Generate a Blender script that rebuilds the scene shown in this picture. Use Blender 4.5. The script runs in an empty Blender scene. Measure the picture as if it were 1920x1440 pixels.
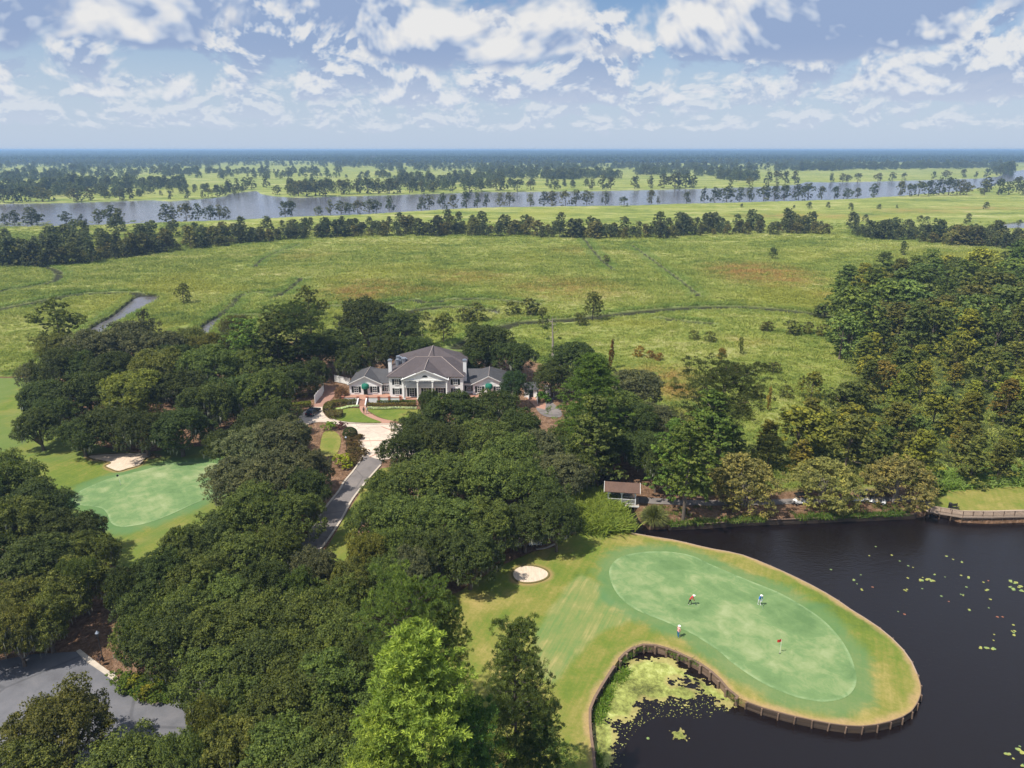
import bpy, bmesh, math, random
import numpy as np
from mathutils import Vector, Matrix, geometry
random.seed(7); rng = np.random.default_rng(7)
SC = bpy.context.scene
COL = SC.collection
R = math.radians
HAZE = 1.5e-4

# ------------------------------------------------------------------ camera, sky, sun, exposure
CAM_H = 60.0
FPX = 1331.0
PITCH = math.atan(440 / FPX)
cam = bpy.data.cameras.new('camera'); cam.lens = FPX / 1920 * 36; cam.sensor_width = 36
cam.clip_start = 1; cam.clip_end = 60000
camo = bpy.data.objects.new('camera', cam); COL.objects.link(camo)
camo.location = (0, 0, CAM_H); camo.rotation_euler = (math.pi / 2 - PITCH, 0, 0)
SC.camera = camo
SUN_EL, SUN_AZ = R(59), math.atan2(-0.86, -0.52)          # azimuth measured from +Y towards +X
world = bpy.data.worlds.new('World'); SC.world = world; world.use_nodes = True
SC.view_settings.view_transform = 'Standard'; SC.view_settings.look = 'None'
SC.view_settings.gamma = 1; SC.view_settings.use_curve_mapping = False
SC.view_settings.exposure = 0.46
SC.render.engine = 'CYCLES'
SC.cycles.max_bounces = 5; SC.cycles.diffuse_bounces = 2; SC.cycles.glossy_bounces = 2
SC.cycles.transmission_bounces = 3; SC.cycles.transparent_max_bounces = 4; SC.cycles.volume_bounces = 0
SC.cycles.caustics_reflective = False; SC.cycles.caustics_refractive = False
SC.cycles.use_adaptive_sampling = True; SC.cycles.adaptive_threshold = 0.02
try:
    SC.cycles.use_denoising = True
except Exception: pass

# ------------------------------------------------------------------ node helper
class NT:
    def __init__(s, tree): s.t = tree; s.n = tree.nodes; s.l = tree.links
    def new(s, typ, **kw):
        nd = s.n.new(typ)
        for k, v in kw.items(): setattr(nd, k, v)
        return nd
    def put(s, sock, v):
        if isinstance(v, bpy.types.NodeSocket): s.l.new(v, sock)
        elif v is not None:
            if hasattr(sock, 'default_value'):
                if sock.type == 'RGBA' and len(v) == 3: v = (*v, 1)
                sock.default_value = v
    def math(s, op, a, b=None, c=None, clamp=False):
        nd = s.new('ShaderNodeMath', operation=op, use_clamp=clamp)
        s.put(nd.inputs[0], a); s.put(nd.inputs[1], b)
        if c is not None: s.put(nd.inputs[2], c)
        return nd.outputs[0]
    def vmath(s, op, a, b=None):
        nd = s.new('ShaderNodeVectorMath', operation=op)
        s.put(nd.inputs[0], a); s.put(nd.inputs[1], b)
        return nd.outputs[0]
    def aniso(s, p, deg, sx, sy):
        """rotate so that x runs along the direction deg, then scale"""
        return s.mapping(s.mapping(p, (1, 1, 1), (0, 0, R(-deg))), (sx, sy, 1))
    def noise(s, vec, scale, detail=4, rough=0.55, dist=0, dim='3D'):
        nd = s.new('ShaderNodeTexNoise', noise_dimensions=dim)
        s.put(nd.inputs['Vector'], vec); nd.inputs['Scale'].default_value = scale
        nd.inputs['Detail'].default_value = detail; nd.inputs['Roughness'].default_value = rough
        nd.inputs['Distortion'].default_value = dist
        return nd.outputs[0]
    def mapping(s, vec, scale=(1, 1, 1), rot=(0, 0, 0), loc=(0, 0, 0)):
        nd = s.new('ShaderNodeMapping'); s.put(nd.inputs[0], vec)
        nd.inputs['Scale'].default_value = scale; nd.inputs['Rotation'].default_value = rot
        nd.inputs['Location'].default_value = loc
        return nd.outputs[0]
    def ramp(s, fac, stops, interp='LINEAR'):
        nd = s.new('ShaderNodeValToRGB'); s.put(nd.inputs[0], fac); cr = nd.color_ramp
        cr.interpolation = interp
        while len(cr.elements) < len(stops): cr.elements.new(0.5)
        for e, (p, c) in zip(cr.elements, stops):
            e.position = p; e.color = (*c, 1) if len(c) == 3 else c
        return nd.outputs[0]
    def step(s, v, lo, hi):
        nd = s.new('ShaderNodeMapRange', interpolation_type='SMOOTHSTEP')
        s.put(nd.inputs['Value'], v); s.put(nd.inputs['From Min'], lo); s.put(nd.inputs['From Max'], hi)
        return nd.outputs[0]
    def mix(s, f, a, b, mode='MIX'):
        nd = s.new('ShaderNodeMix', data_type='RGBA', blend_type=mode)
        s.put(nd.inputs[0], f); s.put(nd.inputs[6], a); s.put(nd.inputs[7], b)
        return nd.outputs[2]
    def pos(s): return s.new('ShaderNodeNewGeometry').outputs['Position']
    def attr(s, name, typ='GEOMETRY'):
        nd = s.new('ShaderNodeAttribute', attribute_name=name, attribute_type=typ)
        return nd.outputs['Fac']
    def bump(s, h, strength=0.5, dist=0.1):
        nd = s.new('ShaderNodeBump'); s.put(nd.inputs['Height'], h)
        nd.inputs['Strength'].default_value = strength; nd.inputs['Distance'].default_value = dist
        return nd.outputs[0]

def material(name, fn):
    m = bpy.data.materials.new(name); m.use_nodes = True
    m.node_tree.nodes.clear(); t = NT(m.node_tree)
    out = t.new('ShaderNodeOutputMaterial')
    s = fn(t)
    t.l.new(s, out.inputs['Surface']); return m

def bsdf(t, col, rough=0.8, spec=0.3, normal=None, metal=0, ior=None):
    b = t.new('ShaderNodeBsdfPrincipled')
    t.put(b.inputs['Base Color'], col); t.put(b.inputs['Roughness'], rough)
    t.put(b.inputs['Specular IOR Level'], spec); t.put(b.inputs['Metallic'], metal)
    if normal is not None: t.put(b.inputs['Normal'], normal)
    if ior: b.inputs['IOR'].default_value = ior
    return b.outputs[0]

def plain(name, col, rough=0.75, var=0.15, scale=1.5, spec=0.3, metal=0, bump=0.0):
    def fn(t):
        p = t.pos(); n = t.noise(p, scale, 5, 0.6)
        k = t.math('MULTIPLY_ADD', t.math('SUBTRACT', n, 0.5), var * 3, 1.0)
        c = t.mix(1.0, (*col, 1), k, 'MULTIPLY')
        nm = t.bump(n, bump, 0.02) if bump else None
        return bsdf(t, c, rough, spec, nm, metal)
    return material(name, fn)

# ------------------------------------------------------------------ sky with broken cumulus
def build_sky():
    t = NT(world.node_tree); t.n.clear()
    out = t.new('ShaderNodeOutputWorld'); bg = t.new('ShaderNodeBackground')
    sky = t.new('ShaderNodeTexSky', sky_type='NISHITA')
    sky.sun_disc = False; sky.sun_elevation = SUN_EL; sky.sun_rotation = SUN_AZ % (2 * math.pi)
    sky.air_density = 1.0; sky.dust_density = 1.2; sky.ozone_density = 2.0; sky.altitude = 60
    d = t.new('ShaderNodeTexCoord').outputs['Generated']
    sep = t.new('ShaderNodeSeparateXYZ'); t.put(sep.inputs[0], d)
    z = t.math('MAXIMUM', sep.outputs[2], 0.0)
    az = t.math('ARCTAN2', sep.outputs[0], sep.outputs[1])
    blue = t.mix(1.0, sky.outputs[0], (0.95, 1.08, 1.26, 1), 'MULTIPLY')
    hazecol = (6.0, 7.1, 8.8, 1)
    col = t.mix(t.math('MULTIPLY', t.math('SUBTRACT', 1.0, t.step(z, 0.0, 0.20)), 0.85), blue, hazecol)
    def layer(col, ka, kz, seed, lo, hi, z0, z1, z2, z3, dz, opac):
        """one bank of cumulus: flat-ish grey base, scalloped bright top; lives between elevations z0 and z3"""
        def f(off):
            cb = t.new('ShaderNodeCombineXYZ')
            t.put(cb.inputs[0], t.math('MULTIPLY_ADD', az, ka, seed * 3.1)); t.put(cb.inputs[1], t.math('MULTIPLY_ADD', t.math('ADD', z, off), kz, seed * 1.7))
            big = t.noise(cb.outputs[0], 1.0, 5, 0.58, 0.25, '2D')
            v = t.new('ShaderNodeTexVoronoi', feature='F1', voronoi_dimensions='2D'); t.put(v.inputs['Vector'], cb.outputs[0])
            v.inputs['Scale'].default_value = 2.9; v.inputs['Detail'].default_value = 2.5; v.inputs['Roughness'].default_value = 0.6; v.normalize = True
            return t.math('ADD', t.math('MULTIPLY', big, 1.02), t.math('MULTIPLY', t.math('SUBTRACT', 0.38, v.outputs['Distance']), 0.22))
        a = f(0.0); b = f(dz)
        band = t.math('MULTIPLY', t.step(z, z0, z1), t.math('SUBTRACT', 1.0, t.step(z, z2, z3)))
        a = t.math('ADD', a, t.math('MULTIPLY', t.math('SUBTRACT', band, 1.0), 0.35))
        cov = t.step(a, lo, hi)
        depth_ = t.math('MULTIPLY', t.math('SUBTRACT', b, lo), 4.2)
        sh = t.math('ADD', depth_, t.math('MULTIPLY', t.math('SUBTRACT', b, a), 7.5))
        sh = t.math('ADD', sh, 0.06, clamp=True)
        c = t.ramp(sh, [(0.0, (0.97, 0.97, 0.97)), (0.35, (0.84, 0.87, 0.93)), (0.70, (0.58, 0.68, 0.86)), (1.0, (0.36, 0.48, 0.73))])
        c = t.mix(1.0, c, (9.0, 9.0, 9.0, 1), 'MULTIPLY')
        far_ = t.math('MULTIPLY', t.math('SUBTRACT', 1.0, t.step(z, 0.02, 0.13)), 0.62)
        c = t.mix(far_, c, (7.6, 8.2, 9.2, 1))
        return t.mix(t.math('MULTIPLY', cov, opac), col, c)
    col = layer(col, 20.0, 38.0, 2.3, 0.43, 0.58, 0.012, 0.03, 0.07, 0.11, 0.006, 0.6)
    col = layer(col, 9.5, 14.0, 7.9, 0.415, 0.555, 0.035, 0.065, 0.15, 0.22, 0.011, 0.9)
    col = layer(col, 4.0, 5.0, 6.1, 0.415, 0.535, 0.075, 0.125, 2.0, 3.0, 0.020, 1.0)
    t.put(bg.inputs[0], col); bg.inputs[1].default_value = 0.068
    t.l.new(bg.outputs[0], out.inputs[0])
    world.cycles.sampling_method = 'MANUAL'; world.cycles.sample_map_resolution = 512
build_sky()
sun = bpy.data.lights.new('sun', 'SUN'); sun.energy = 4.7; sun.angle = R(0.53); sun.color = (1.0, 0.94, 0.83)
suno = bpy.data.objects.new('sun', sun); COL.objects.link(suno)
sd = Vector((math.sin(SUN_AZ) * math.cos(SUN_EL), math.cos(SUN_AZ) * math.cos(SUN_EL), math.sin(SUN_EL)))
suno.rotation_euler = sd.to_track_quat('Z', 'Y').to_euler(); suno.location = (0, 0, 200)

# ------------------------------------------------------------------ surveying helpers
_c, _s = math.cos(PITCH), math.sin(PITCH)
def G(px, py, z=0.0):
    """ground position (x, y) seen at photo pixel px, py on the level z"""
    xn = (px - 960) / FPX; yn = (720 - py) / FPX
    dz = -_s + yn * _c; dy = _c + yn * _s
    k = (z - CAM_H) / dz
    return (xn * k, dy * k)
def GP(pts, z=0.0): return [G(a, b, z) for a, b in pts]
def depth(x, y, z): return y * _c + (CAM_H - z) * _s

def tag(o, label=None, cat=None, group=None, kind=None):
    if label: o['label'] = label
    if cat: o['category'] = cat
    if group: o['group'] = group
    if kind: o['kind'] = kind
    return o
def empty(name, loc=(0, 0, 0), rz=0.0, scale=1.0):
    o = bpy.data.objects.new(name, None); COL.objects.link(o); o.location = loc
    o.rotation_euler = (0, 0, rz); o.scale = (scale,) * 3; o.empty_display_size = 0.3
    return o
def link(name, me, parent=None, loc=(0, 0, 0)):
    o = bpy.data.objects.new(name, me); COL.objects.link(o)
    if parent: o.parent = parent
    o.location = loc; return o
def mesh_np(name, V, F, mats, attrs=None, smooth=False, midx=None):
    """V (n,3), F (m,k) arrays -> mesh"""
    V = np.asarray(V, dtype=np.float32); F = np.asarray(F, dtype=np.int32)
    me = bpy.data.meshes.new(name); k = F.shape[1]
    me.vertices.add(len(V)); me.vertices.foreach_set('co', V.ravel())
    me.loops.add(F.size); me.loops.foreach_set('vertex_index', F.ravel())
    me.polygons.add(len(F)); me.polygons.foreach_set('loop_start', np.arange(0, F.size, k, dtype=np.int32))
    if midx is not None: me.polygons.foreach_set('material_index', np.asarray(midx, dtype=np.int32))
    me.polygons.foreach_set('use_smooth', np.full(len(F), smooth, dtype=bool))
    for m in (mats if isinstance(mats, (list, tuple)) else [mats]): me.materials.append(m)
    for an, av in (attrs or {}).items():
        a = me.attributes.new(an, 'FLOAT', 'POINT'); a.data.foreach_set('value', np.asarray(av, dtype=np.float32))
    me.update(calc_edges=True); return me

class MB:
    """collects shapes and links them as one mesh object"""
    def __init__(s): s.v = []; s.f = []; s.m = []
    def add(s, vs, fs, mi=0):
        b = len(s.v); s.v += [tuple(v) for v in vs]; s.f += [tuple(b + i for i in f) for f in fs]; s.m += [mi] * len(fs)
        return s
    def box(s, x0, x1, y0, y1, z0, z1, mi=0):
        vs = [(x, y, z) for z in (z0, z1) for y in (y0, y1) for x in (x0, x1)]
        return s.add(vs, [(0, 2, 3, 1), (4, 5, 7, 6), (0, 1, 5, 4), (2, 6, 7, 3), (0, 4, 6, 2), (1, 3, 7, 5)], mi)
    def obox(s, c, d, L, W, z0, z1, mi=0):
        """box of length L along direction d (2d), width W, centre c"""
        d = Vector(d).normalized(); n = Vector((-d.y, d.x)); vs = []
        for z in (z0, z1):
            for b in (-1, 1):
                for a in (-1, 1):
                    p = Vector(c) + d * a * L / 2 + n * b * W / 2; vs.append((p.x, p.y, z))
        return s.add(vs, [(0, 2, 3, 1), (4, 5, 7, 6), (0, 1, 5, 4), (2, 6, 7, 3), (0, 4, 6, 2), (1, 3, 7, 5)], mi)
    def tube(s, pts, rad, n=8, mi=0, cap=True):
        pts = [Vector(p) for p in pts]; b0 = len(s.v)
        if not hasattr(rad, '__len__'): rad = [rad] * len(pts)
        for i, p in enumerate(pts):
            d = (pts[min(i + 1, len(pts) - 1)] - pts[max(i - 1, 0)]).normalized()
            a = d.cross(Vector((0, 0, 1)) if abs(d.z) < 0.9 else Vector((1, 0, 0))).normalized(); c = d.cross(a)
            for k in range(n):
                th = 2 * math.pi * k / n
                s.v.append(tuple(p + (a * math.cos(th) + c * math.sin(th)) * rad[i]))
        for i in range(len(pts) - 1):
            for k in range(n):
                q = (k + 1) % n; s.f.append((b0 + i * n + k, b0 + i * n + q, b0 + (i + 1) * n + q, b0 + (i + 1) * n + k)); s.m.append(mi)
        if cap:
            s.f.append(tuple(b0 + (n - 1 - k) for k in range(n))); s.m.append(mi)
            s.f.append(tuple(b0 + (len(pts) - 1) * n + k for k in range(n))); s.m.append(mi)
        return s
    def ball(s, c, r, nu=10, nv=7, mi=0, zmin=-1.0):
        rx, ry, rz = r if hasattr(r, '__len__') else (r, r, r); b0 = len(s.v)
        for j in range(nv + 1):
            ph = math.pi * j / nv - math.pi / 2
            for i in range(nu):
                th = 2 * math.pi * i / nu
                s.v.append((c[0] + rx * math.cos(ph) * math.cos(th), c[1] + ry * math.cos(ph) * math.sin(th), c[2] + rz * max(math.sin(ph), zmin)))
        for j in range(nv):
            for i in range(nu):
                q = (i + 1) % nu
                s.f.append((b0 + j * nu + i, b0 + j * nu + q, b0 + (j + 1) * nu + q, b0 + (j + 1) * nu + i)); s.m.append(mi)
        return s
    def prism(s, poly, z0, z1, mi=0):
        n = len(poly); vs = [(x, y, z0) for x, y in poly] + [(x, y, z1) for x, y in poly]
        fs = [tuple(range(n - 1, -1, -1)), tuple(range(n, 2 * n))] + [(i, (i + 1) % n, n + (i + 1) % n, n + i) for i in range(n)]
        return s.add(vs, fs, mi)
    def build(s, name, mats, parent=None, smooth=False, loc=(0, 0, 0), recalc=True):
        me = bpy.data.meshes.new(name); me.from_pydata(s.v, [], s.f)
        for m in (mats if isinstance(mats, (list, tuple)) else [mats]): me.materials.append(m)
        me.polygons.foreach_set('material_index', s.m)
        if recalc:
            bm = bmesh.new(); bm.from_mesh(me); bmesh.ops.recalc_face_normals(bm, faces=bm.faces); bm.to_mesh(me); bm.free()
        me.polygons.foreach_set('use_smooth', [smooth] * len(me.polygons)); me.update()
        return link(name, me, parent, loc)

# polygons, distances
def smooth_poly(pts, n=6, closed=True):
    """Catmull-Rom through the points"""
    P = [Vector(p) for p in pts]; out = []; m = len(P)
    for i in range(m if closed else m - 1):
        if closed: p0, p1, p2, p3 = P[i - 1], P[i], P[(i + 1) % m], P[(i + 2) % m]
        else: p0, p1, p2, p3 = P[max(i - 1, 0)], P[i], P[i + 1], P[min(i + 2, m - 1)]
        for k in range(n):
            u = k / n
            q = 0.5 * ((2 * p1) + (p2 - p0) * u + (2 * p0 - 5 * p1 + 4 * p2 - p3) * u * u + (3 * p1 - p0 - 3 * p2 + p3) * u ** 3)
            out.append((q.x, q.y))
    if not closed: out.append(tuple(P[-1])[:2])
    return out
def dist_line(X, Y, pts, closed=False):
    pts = np.asarray(pts, dtype=float); d = np.full(X.shape, 1e9)
    n = len(pts); rngi = range(n if closed else n - 1)
    for i in rngi:
        a = pts[i]; b = pts[(i + 1) % n]; ab = b - a; L2 = (ab ** 2).sum() + 1e-12
        t = np.clip(((X - a[0]) * ab[0] + (Y - a[1]) * ab[1]) / L2, 0, 1)
        d = np.minimum(d, (X - a[0] - t * ab[0]) ** 2 + (Y - a[1] - t * ab[1]) ** 2)
    return np.sqrt(d)
def inside(X, Y, poly):
    poly = np.asarray(poly, dtype=float); c = np.zeros(X.shape, bool); n = len(poly); j = n - 1
    for i in range(n):
        xi, yi = poly[i]; xj, yj = poly[j]
        if yi != yj:
            c ^= ((yi > Y) != (yj > Y)) & (X < (xj - xi) * (Y - yi) / (yj - yi) + xi)
        j = i
    return c
def sdf(X, Y, poly):
    """positive inside"""
    X = np.asarray(X, float); Y = np.asarray(Y, float)
    d = dist_line(X, Y, poly, True); return np.where(inside(X, Y, poly), d, -d)

def sheet(name, poly, z, mat, spacing=1.5, skirt=0.0, attrs=None, height=None, kind='structure', holes=()):
    """a level sheet bounded by poly with inner points, so that attributes can vary over it"""
    P = np.asarray(poly, float); x0, y0 = P.min(0); x1, y1 = P.max(0)
    pts = [tuple(p) for p in poly]; n = len(pts); edges = [(i, (i + 1) % n) for i in range(n)]
    xs = np.arange(x0, x1, spacing); ys = np.arange(y0, y1, spacing)
    if len(xs) and len(ys):
        XX, YY = np.meshgrid(xs, ys); XX = XX + (rng.random(XX.shape) - .5) * spacing * .3; YY = YY + (rng.random(YY.shape) - .5) * spacing * .3
        s_ = sdf(XX.ravel(), YY.ravel(), poly); k = s_ > spacing * 0.35
        pts += list(zip(XX.ravel()[k], YY.ravel()[k]))
    r = geometry.delaunay_2d_cdt([Vector(p) for p in pts], edges, [], 1, 1e-4)
    V = np.array([(v.x, v.y) for v in r[0]]); F = np.array([tuple(f) for f in r[2] if len(f) == 3], dtype=np.int32)
    a = V[F[:, 1]] - V[F[:, 0]]; b = V[F[:, 2]] - V[F[:, 0]]
    flip = (a[:, 0] * b[:, 1] - a[:, 1] * b[:, 0]) < 0; F[flip] = F[flip][:, ::-1]
    Z = np.full(len(V), float(z))
    if height is not None: Z = Z + height(V[:, 0], V[:, 1])
    VV = np.column_stack([V, Z]); at = {k: f(V[:, 0], V[:, 1]) for k, f in (attrs or {}).items()}
    if skirt:
        n = len(poly); zb = Z[:n] if len(Z) >= n else z
        top = np.column_stack([P, np.full(n, z)]); bot = np.column_stack([P, np.full(n, z - skirt)])
        b0 = len(VV); VV = np.vstack([VV, top, bot]); i = np.arange(n); j = (i + 1) % n
        F = np.vstack([F, np.column_stack([b0 + i, b0 + n + i, b0 + j]), np.column_stack([b0 + j, b0 + n + i, b0 + n + j])])
        for k, f in (attrs or {}).items(): at[k] = np.concatenate([at[k], f(P[:, 0], P[:, 1]), f(P[:, 0], P[:, 1])])
    o = link(name, mesh_np(name, VV, F, mat, at)); o['kind'] = kind; return o
def ribbon(name, line, w, z, mat, h=0.0, kind='structure'):
    """strip of width w along a line; h > 0 gives it a real thickness"""
    b = MB(); pts = [Vector(p) for p in line]; L = []; Rr = []
    for i, p in enumerate(pts):
        d = (pts[min(i + 1, len(pts) - 1)] - pts[max(i - 1, 0)]).normalized(); n = Vector((-d.y, d.x)) * w / 2
        L.append(p + n); Rr.append(p - n)
    vs = []
    for zz in ([z + h, z] if h else [z]):
        for q in L: vs.append((q.x, q.y, zz))
        for q in Rr: vs.append((q.x, q.y, zz))
    n = len(pts); fs = []
    for i in range(n - 1):
        fs.append((n + i, n + i + 1, i + 1, i))
        if h:
            fs.append((i, i + 1, 2 * n + i + 1, 2 * n + i)); fs.append((n + i + 1, n + i, 3 * n + i, 3 * n + i + 1))
    if h: fs += [(0, 2 * n, 3 * n, n), (n - 1, 2 * n - 1, 4 * n - 1, 3 * n - 1)]
    o = b.add(vs, fs).build(name, mat); tag(o, kind=kind); return o
# ------------------------------------------------------------------ outlines surveyed from the photograph
LAKE_Z, RIVER_Z, MARSH_Z, GOLF_Z = -1.05, -0.9, 0.0, -0.08
near_bank = [(-500, 440), (-120, 428), (0, 425), (75, 424), (175, 421), (240, 419), (300, 417), (430, 412), (500, 409), (575, 405), (700, 400), (780, 395), (850, 391), (960, 387), (1060, 386), (1175, 385), (1280, 382), (1380, 379), (1485, 376), (1560, 374), (1620, 371), (1680, 367), (1740, 363), (1810, 357), (1860, 349), (1880, 341), (1925, 336), (2100, 334)]
far_bank = [(2100, 314), (1925, 318), (1890, 322), (1875, 330), (1835, 334), (1760, 336), (1660, 339), (1560, 341), (1510, 340), (1500, 345), (1410, 350), (1310, 353), (1200, 355), (1110, 357), (1010, 358), (900, 359), (850, 361), (810, 362), (750, 364), (620, 367), (565, 369), (510, 366), (487, 362), (484, 354), (478, 356), (435, 362), (430, 366), (400, 370), (360, 373), (320, 376), (280, 374), (210, 376), (135, 379), (60, 380), (0, 381), (-120, 384), (-500, 394)]
river_poly = GP(near_bank + far_bank)
creek_a = smooth_poly(GP([(243, 563), (262, 553), (298, 554), (285, 568), (245, 588), (205, 612), (180, 640), (140, 640), (172, 611), (212, 588)]), 4)
creek_b = smooth_poly(GP([(404, 593), (417, 592), (405, 604), (392, 620), (372, 640), (350, 640), (375, 612)]), 4)
creek_c = smooth_poly(GP([(1880, 419), (1960, 414), (2000, 424), (1900, 428)]), 4)
creek_d = smooth_poly(GP([(918, 579), (932, 580), (934, 588), (920, 586)]), 3)
ditches = [([(-60, 592), (0, 580), (75, 565), (120, 556), (175, 550), (250, 549), (262, 556)], 2.6), ([(566, 521), (548, 538), (530, 550), (508, 558)], 2.2),
    ([(444, 563), (436, 572), (418, 586), (405, 598)], 2.2), ([(565, 457), (500, 482), (478, 500)], 2.0),
    ([(600, 575), (675, 571), (730, 568), (780, 562), (800, 568), (860, 560), (930, 562), (1010, 570)], 2.0),
    ([(1095, 447), (1105, 462), (1125, 485), (1150, 506)], 2.4), ([(1185, 460), (1240, 500), (1280, 530), (1312, 556)], 2.2),
    ([(860, 650), (900, 630), (965, 607), (1030, 602), (1090, 597), (1170, 588), (1250, 580), (1330, 576), (1420, 577), (1540, 590), (1600, 600)], 2.6),
    ([(700, 640), (760, 590), (790, 580), (850, 575), (918, 582)], 2.4), ([(1330, 606), (1290, 603), (1240, 596)], 1.8),
    ([(-60, 492), (30, 493), (95, 503), (112, 516), (95, 530), (40, 540), (-60, 556)], 3.0), ([(350, 615), (330, 630), (300, 640)], 2.4),
    ([(410, 588), (450, 590), (520, 588)], 1.6), ([(440, 563), (470, 548), (530, 550)], 1.4), ([(870, 660), (820, 690), (760, 700)], 2.0)]
def _dw(p, w):      # channels that run across the view are the broad tidal ones
    (a, b_), (c, d_) = p[0], p[-1]
    return w * (2.3 if abs(c - a) > 2.2 * abs(d_ - b_) else 1.45)
ditches = [(smooth_poly(GP(p), 4, False), _dw(p, w)) for p, w in ditches]
wall_px = [(1117, 1470), (1113, 1413), (1109, 1393), (1108, 1363), (1104, 1340), (1113, 1312), (1130, 1282), (1147, 1256), (1160, 1237), (1175, 1222), (1193, 1212), (1213, 1208), (1235, 1211), (1260, 1219), (1283, 1229), (1307, 1241), (1330, 1256), (1350, 1274), (1367, 1294), (1382, 1306), (1400, 1314), (1427, 1324), (1450, 1331), (1497, 1343), (1547, 1353), (1580, 1358), (1613, 1360), (1647, 1356), (1680, 1347), (1707, 1333), (1722, 1310), (1726, 1290), (1719, 1263), (1707, 1237), (1687, 1211), (1660, 1186), (1633, 1166), (1600, 1146), (1567, 1123), (1527, 1100), (1487, 1080), (1447, 1062), (1413, 1048), (1380, 1037), (1340, 1030), (1300, 1021), (1267, 1013), (1217, 1005), (1183, 999)]
wall_line = smooth_poly(GP(wall_px), 4, False)
creek_west = [(1165, 988), (1152, 968), (1143, 948), (1136, 925), (1128, 900), (1120, 880)]
creek_east = [(1150, 880), (1165, 900), (1180, 925), (1186, 948), (1196, 968), (1215, 985)]
north_px = [(1255, 984), (1330, 981), (1400, 976), (1480, 973), (1600, 968), (1700, 964), (1735, 962), (1745, 955), (1804, 972), (1860, 974), (1920, 972), (2150, 968)]
north_line = GP(north_px)
lake_poly = wall_line + GP(creek_west + creek_east) + north_line + [(150, 108), (150, 20), (10, 20)]
golf_px = [(-900, 720), (-400, 708), (0, 706), (60, 700), (170, 655), (300, 640), (420, 650), (560, 640), (600, 655), (700, 650), (800, 655), (960, 665), (1040, 690), (1100, 740), (1120, 800), (1200, 870), (1245, 918), (1330, 926), (1480, 920), (1600, 917), (1700, 914), (1752, 926), (1762, 914), (1830, 907), (1920, 902), (2400, 885)]
golf_poly = GP(golf_px) + [(260, 20), (-220, 20)]
forest_px = [(1570, 640), (1560, 575), (1620, 530), (1700, 520), (1780, 520), (1930, 500), (2300, 480), (2300, 880), (1920, 895), (1750, 905), (1460, 900), (1330, 900), (1400, 850), (1500, 800), (1560, 740), (1600, 700)]
forest_poly = GP(forest_px)
green_a_px = [(1142, 1077), (1148, 1057), (1167, 1043), (1200, 1036), (1233, 1034), (1267, 1036), (1300, 1043), (1330, 1057), (1367, 1073), (1413, 1092), (1460, 1111), (1500, 1133), (1540, 1160), (1570, 1190), (1590, 1220), (1602, 1250), (1606, 1277), (1598, 1297), (1580, 1310), (1547, 1316), (1513, 1312), (1480, 1303), (1440, 1286), (1407, 1267), (1373, 1243), (1347, 1221), (1313, 1198), (1280, 1180), (1233, 1160), (1200, 1147), (1173, 1130), (1153, 1107)]
green_b_px = [(138, 937), (147, 923), (173, 910), (213, 895), (267, 882), (300, 873), (333, 868), (393, 868), (417, 873), (424, 890), (402, 925), (352, 950), (300, 973), (267, 983), (227, 988), (208, 980), (201, 963), (187, 952), (150, 947)]
green_a = smooth_poly(GP(green_a_px), 4); green_b = smooth_poly(GP(green_b_px), 4)
bunker_a = [G(992 + 34.5 * math.cos(t) + 3 * math.cos(2 * t), 1077 - 16.5 * math.sin(t)) for t in np.linspace(0, 2 * math.pi, 40)[:-1]]
bunker_b = smooth_poly(GP([(197, 874), (207, 868), (190, 864), (170, 860), (166, 855), (190, 852), (240, 850), (280, 850), (286, 854), (272, 861), (263, 872), (240, 879), (222, 884), (208, 880)]), 4)
bunker_c = [G(295 + 3.5 * math.cos(t), 856 + 1.8 * math.sin(t)) for t in np.linspace(0, 2 * math.pi, 12)[:-1]]
lawn_a = GP([(1165, 996), (1120, 992), (1085, 996), (1062, 1010), (1040, 1026), (1000, 1034), (940, 1060), (860, 1110), (800, 1130), (700, 1190), (650, 1300), (640, 1560), (1119, 1560)]) + wall_line
lawn_b = smooth_poly(GP([(-300, 714), (0, 709), (75, 710), (110, 720), (110, 780), (160, 826), (250, 848), (320, 842), (400, 836), (450, 850), (450, 950), (330, 1060), (230, 1062), (190, 1048), (150, 1000), (-50, 930), (-300, 900)]), 3)
lawn_c = GP([(1742, 948), (1752, 930), (1770, 922), (1830, 915), (1920, 911), (2200, 900), (2200, 958), (1920, 958), (1860, 959), (1810, 961), (1780, 956)])
approach = GP([(1088, 1068), (1050, 1110), (1000, 1180), (990, 1260), (1040, 1290), (1085, 1235), (1125, 1190), (1200, 1160), (1130, 1100)])
drive_px = [(716, 862), (700, 851), (683, 851), (674, 868), (662, 884), (646, 903), (636, 920), (612, 950), (590, 985), (566, 1015), (540, 1044), (515, 1080), (470, 1140), (440, 1200), (400, 1255), (360, 1285), (316, 1312), (330, 1380), (388, 1415), (400, 1330), (440, 1280), (490, 1220), (530, 1150), (560, 1085), (590, 1040), (612, 1014), (641, 970), (660, 935), (690, 897), (712, 873)]
lot_px = [(-400, 1275), (-100, 1250), (0, 1238), (67, 1226), (143, 1222), (164, 1243), (187, 1258), (213, 1277), (240, 1300), (267, 1318), (290, 1322), (314, 1313), (332, 1298), (400, 1330), (390, 1420), (360, 1560), (-400, 1560)]

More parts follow.
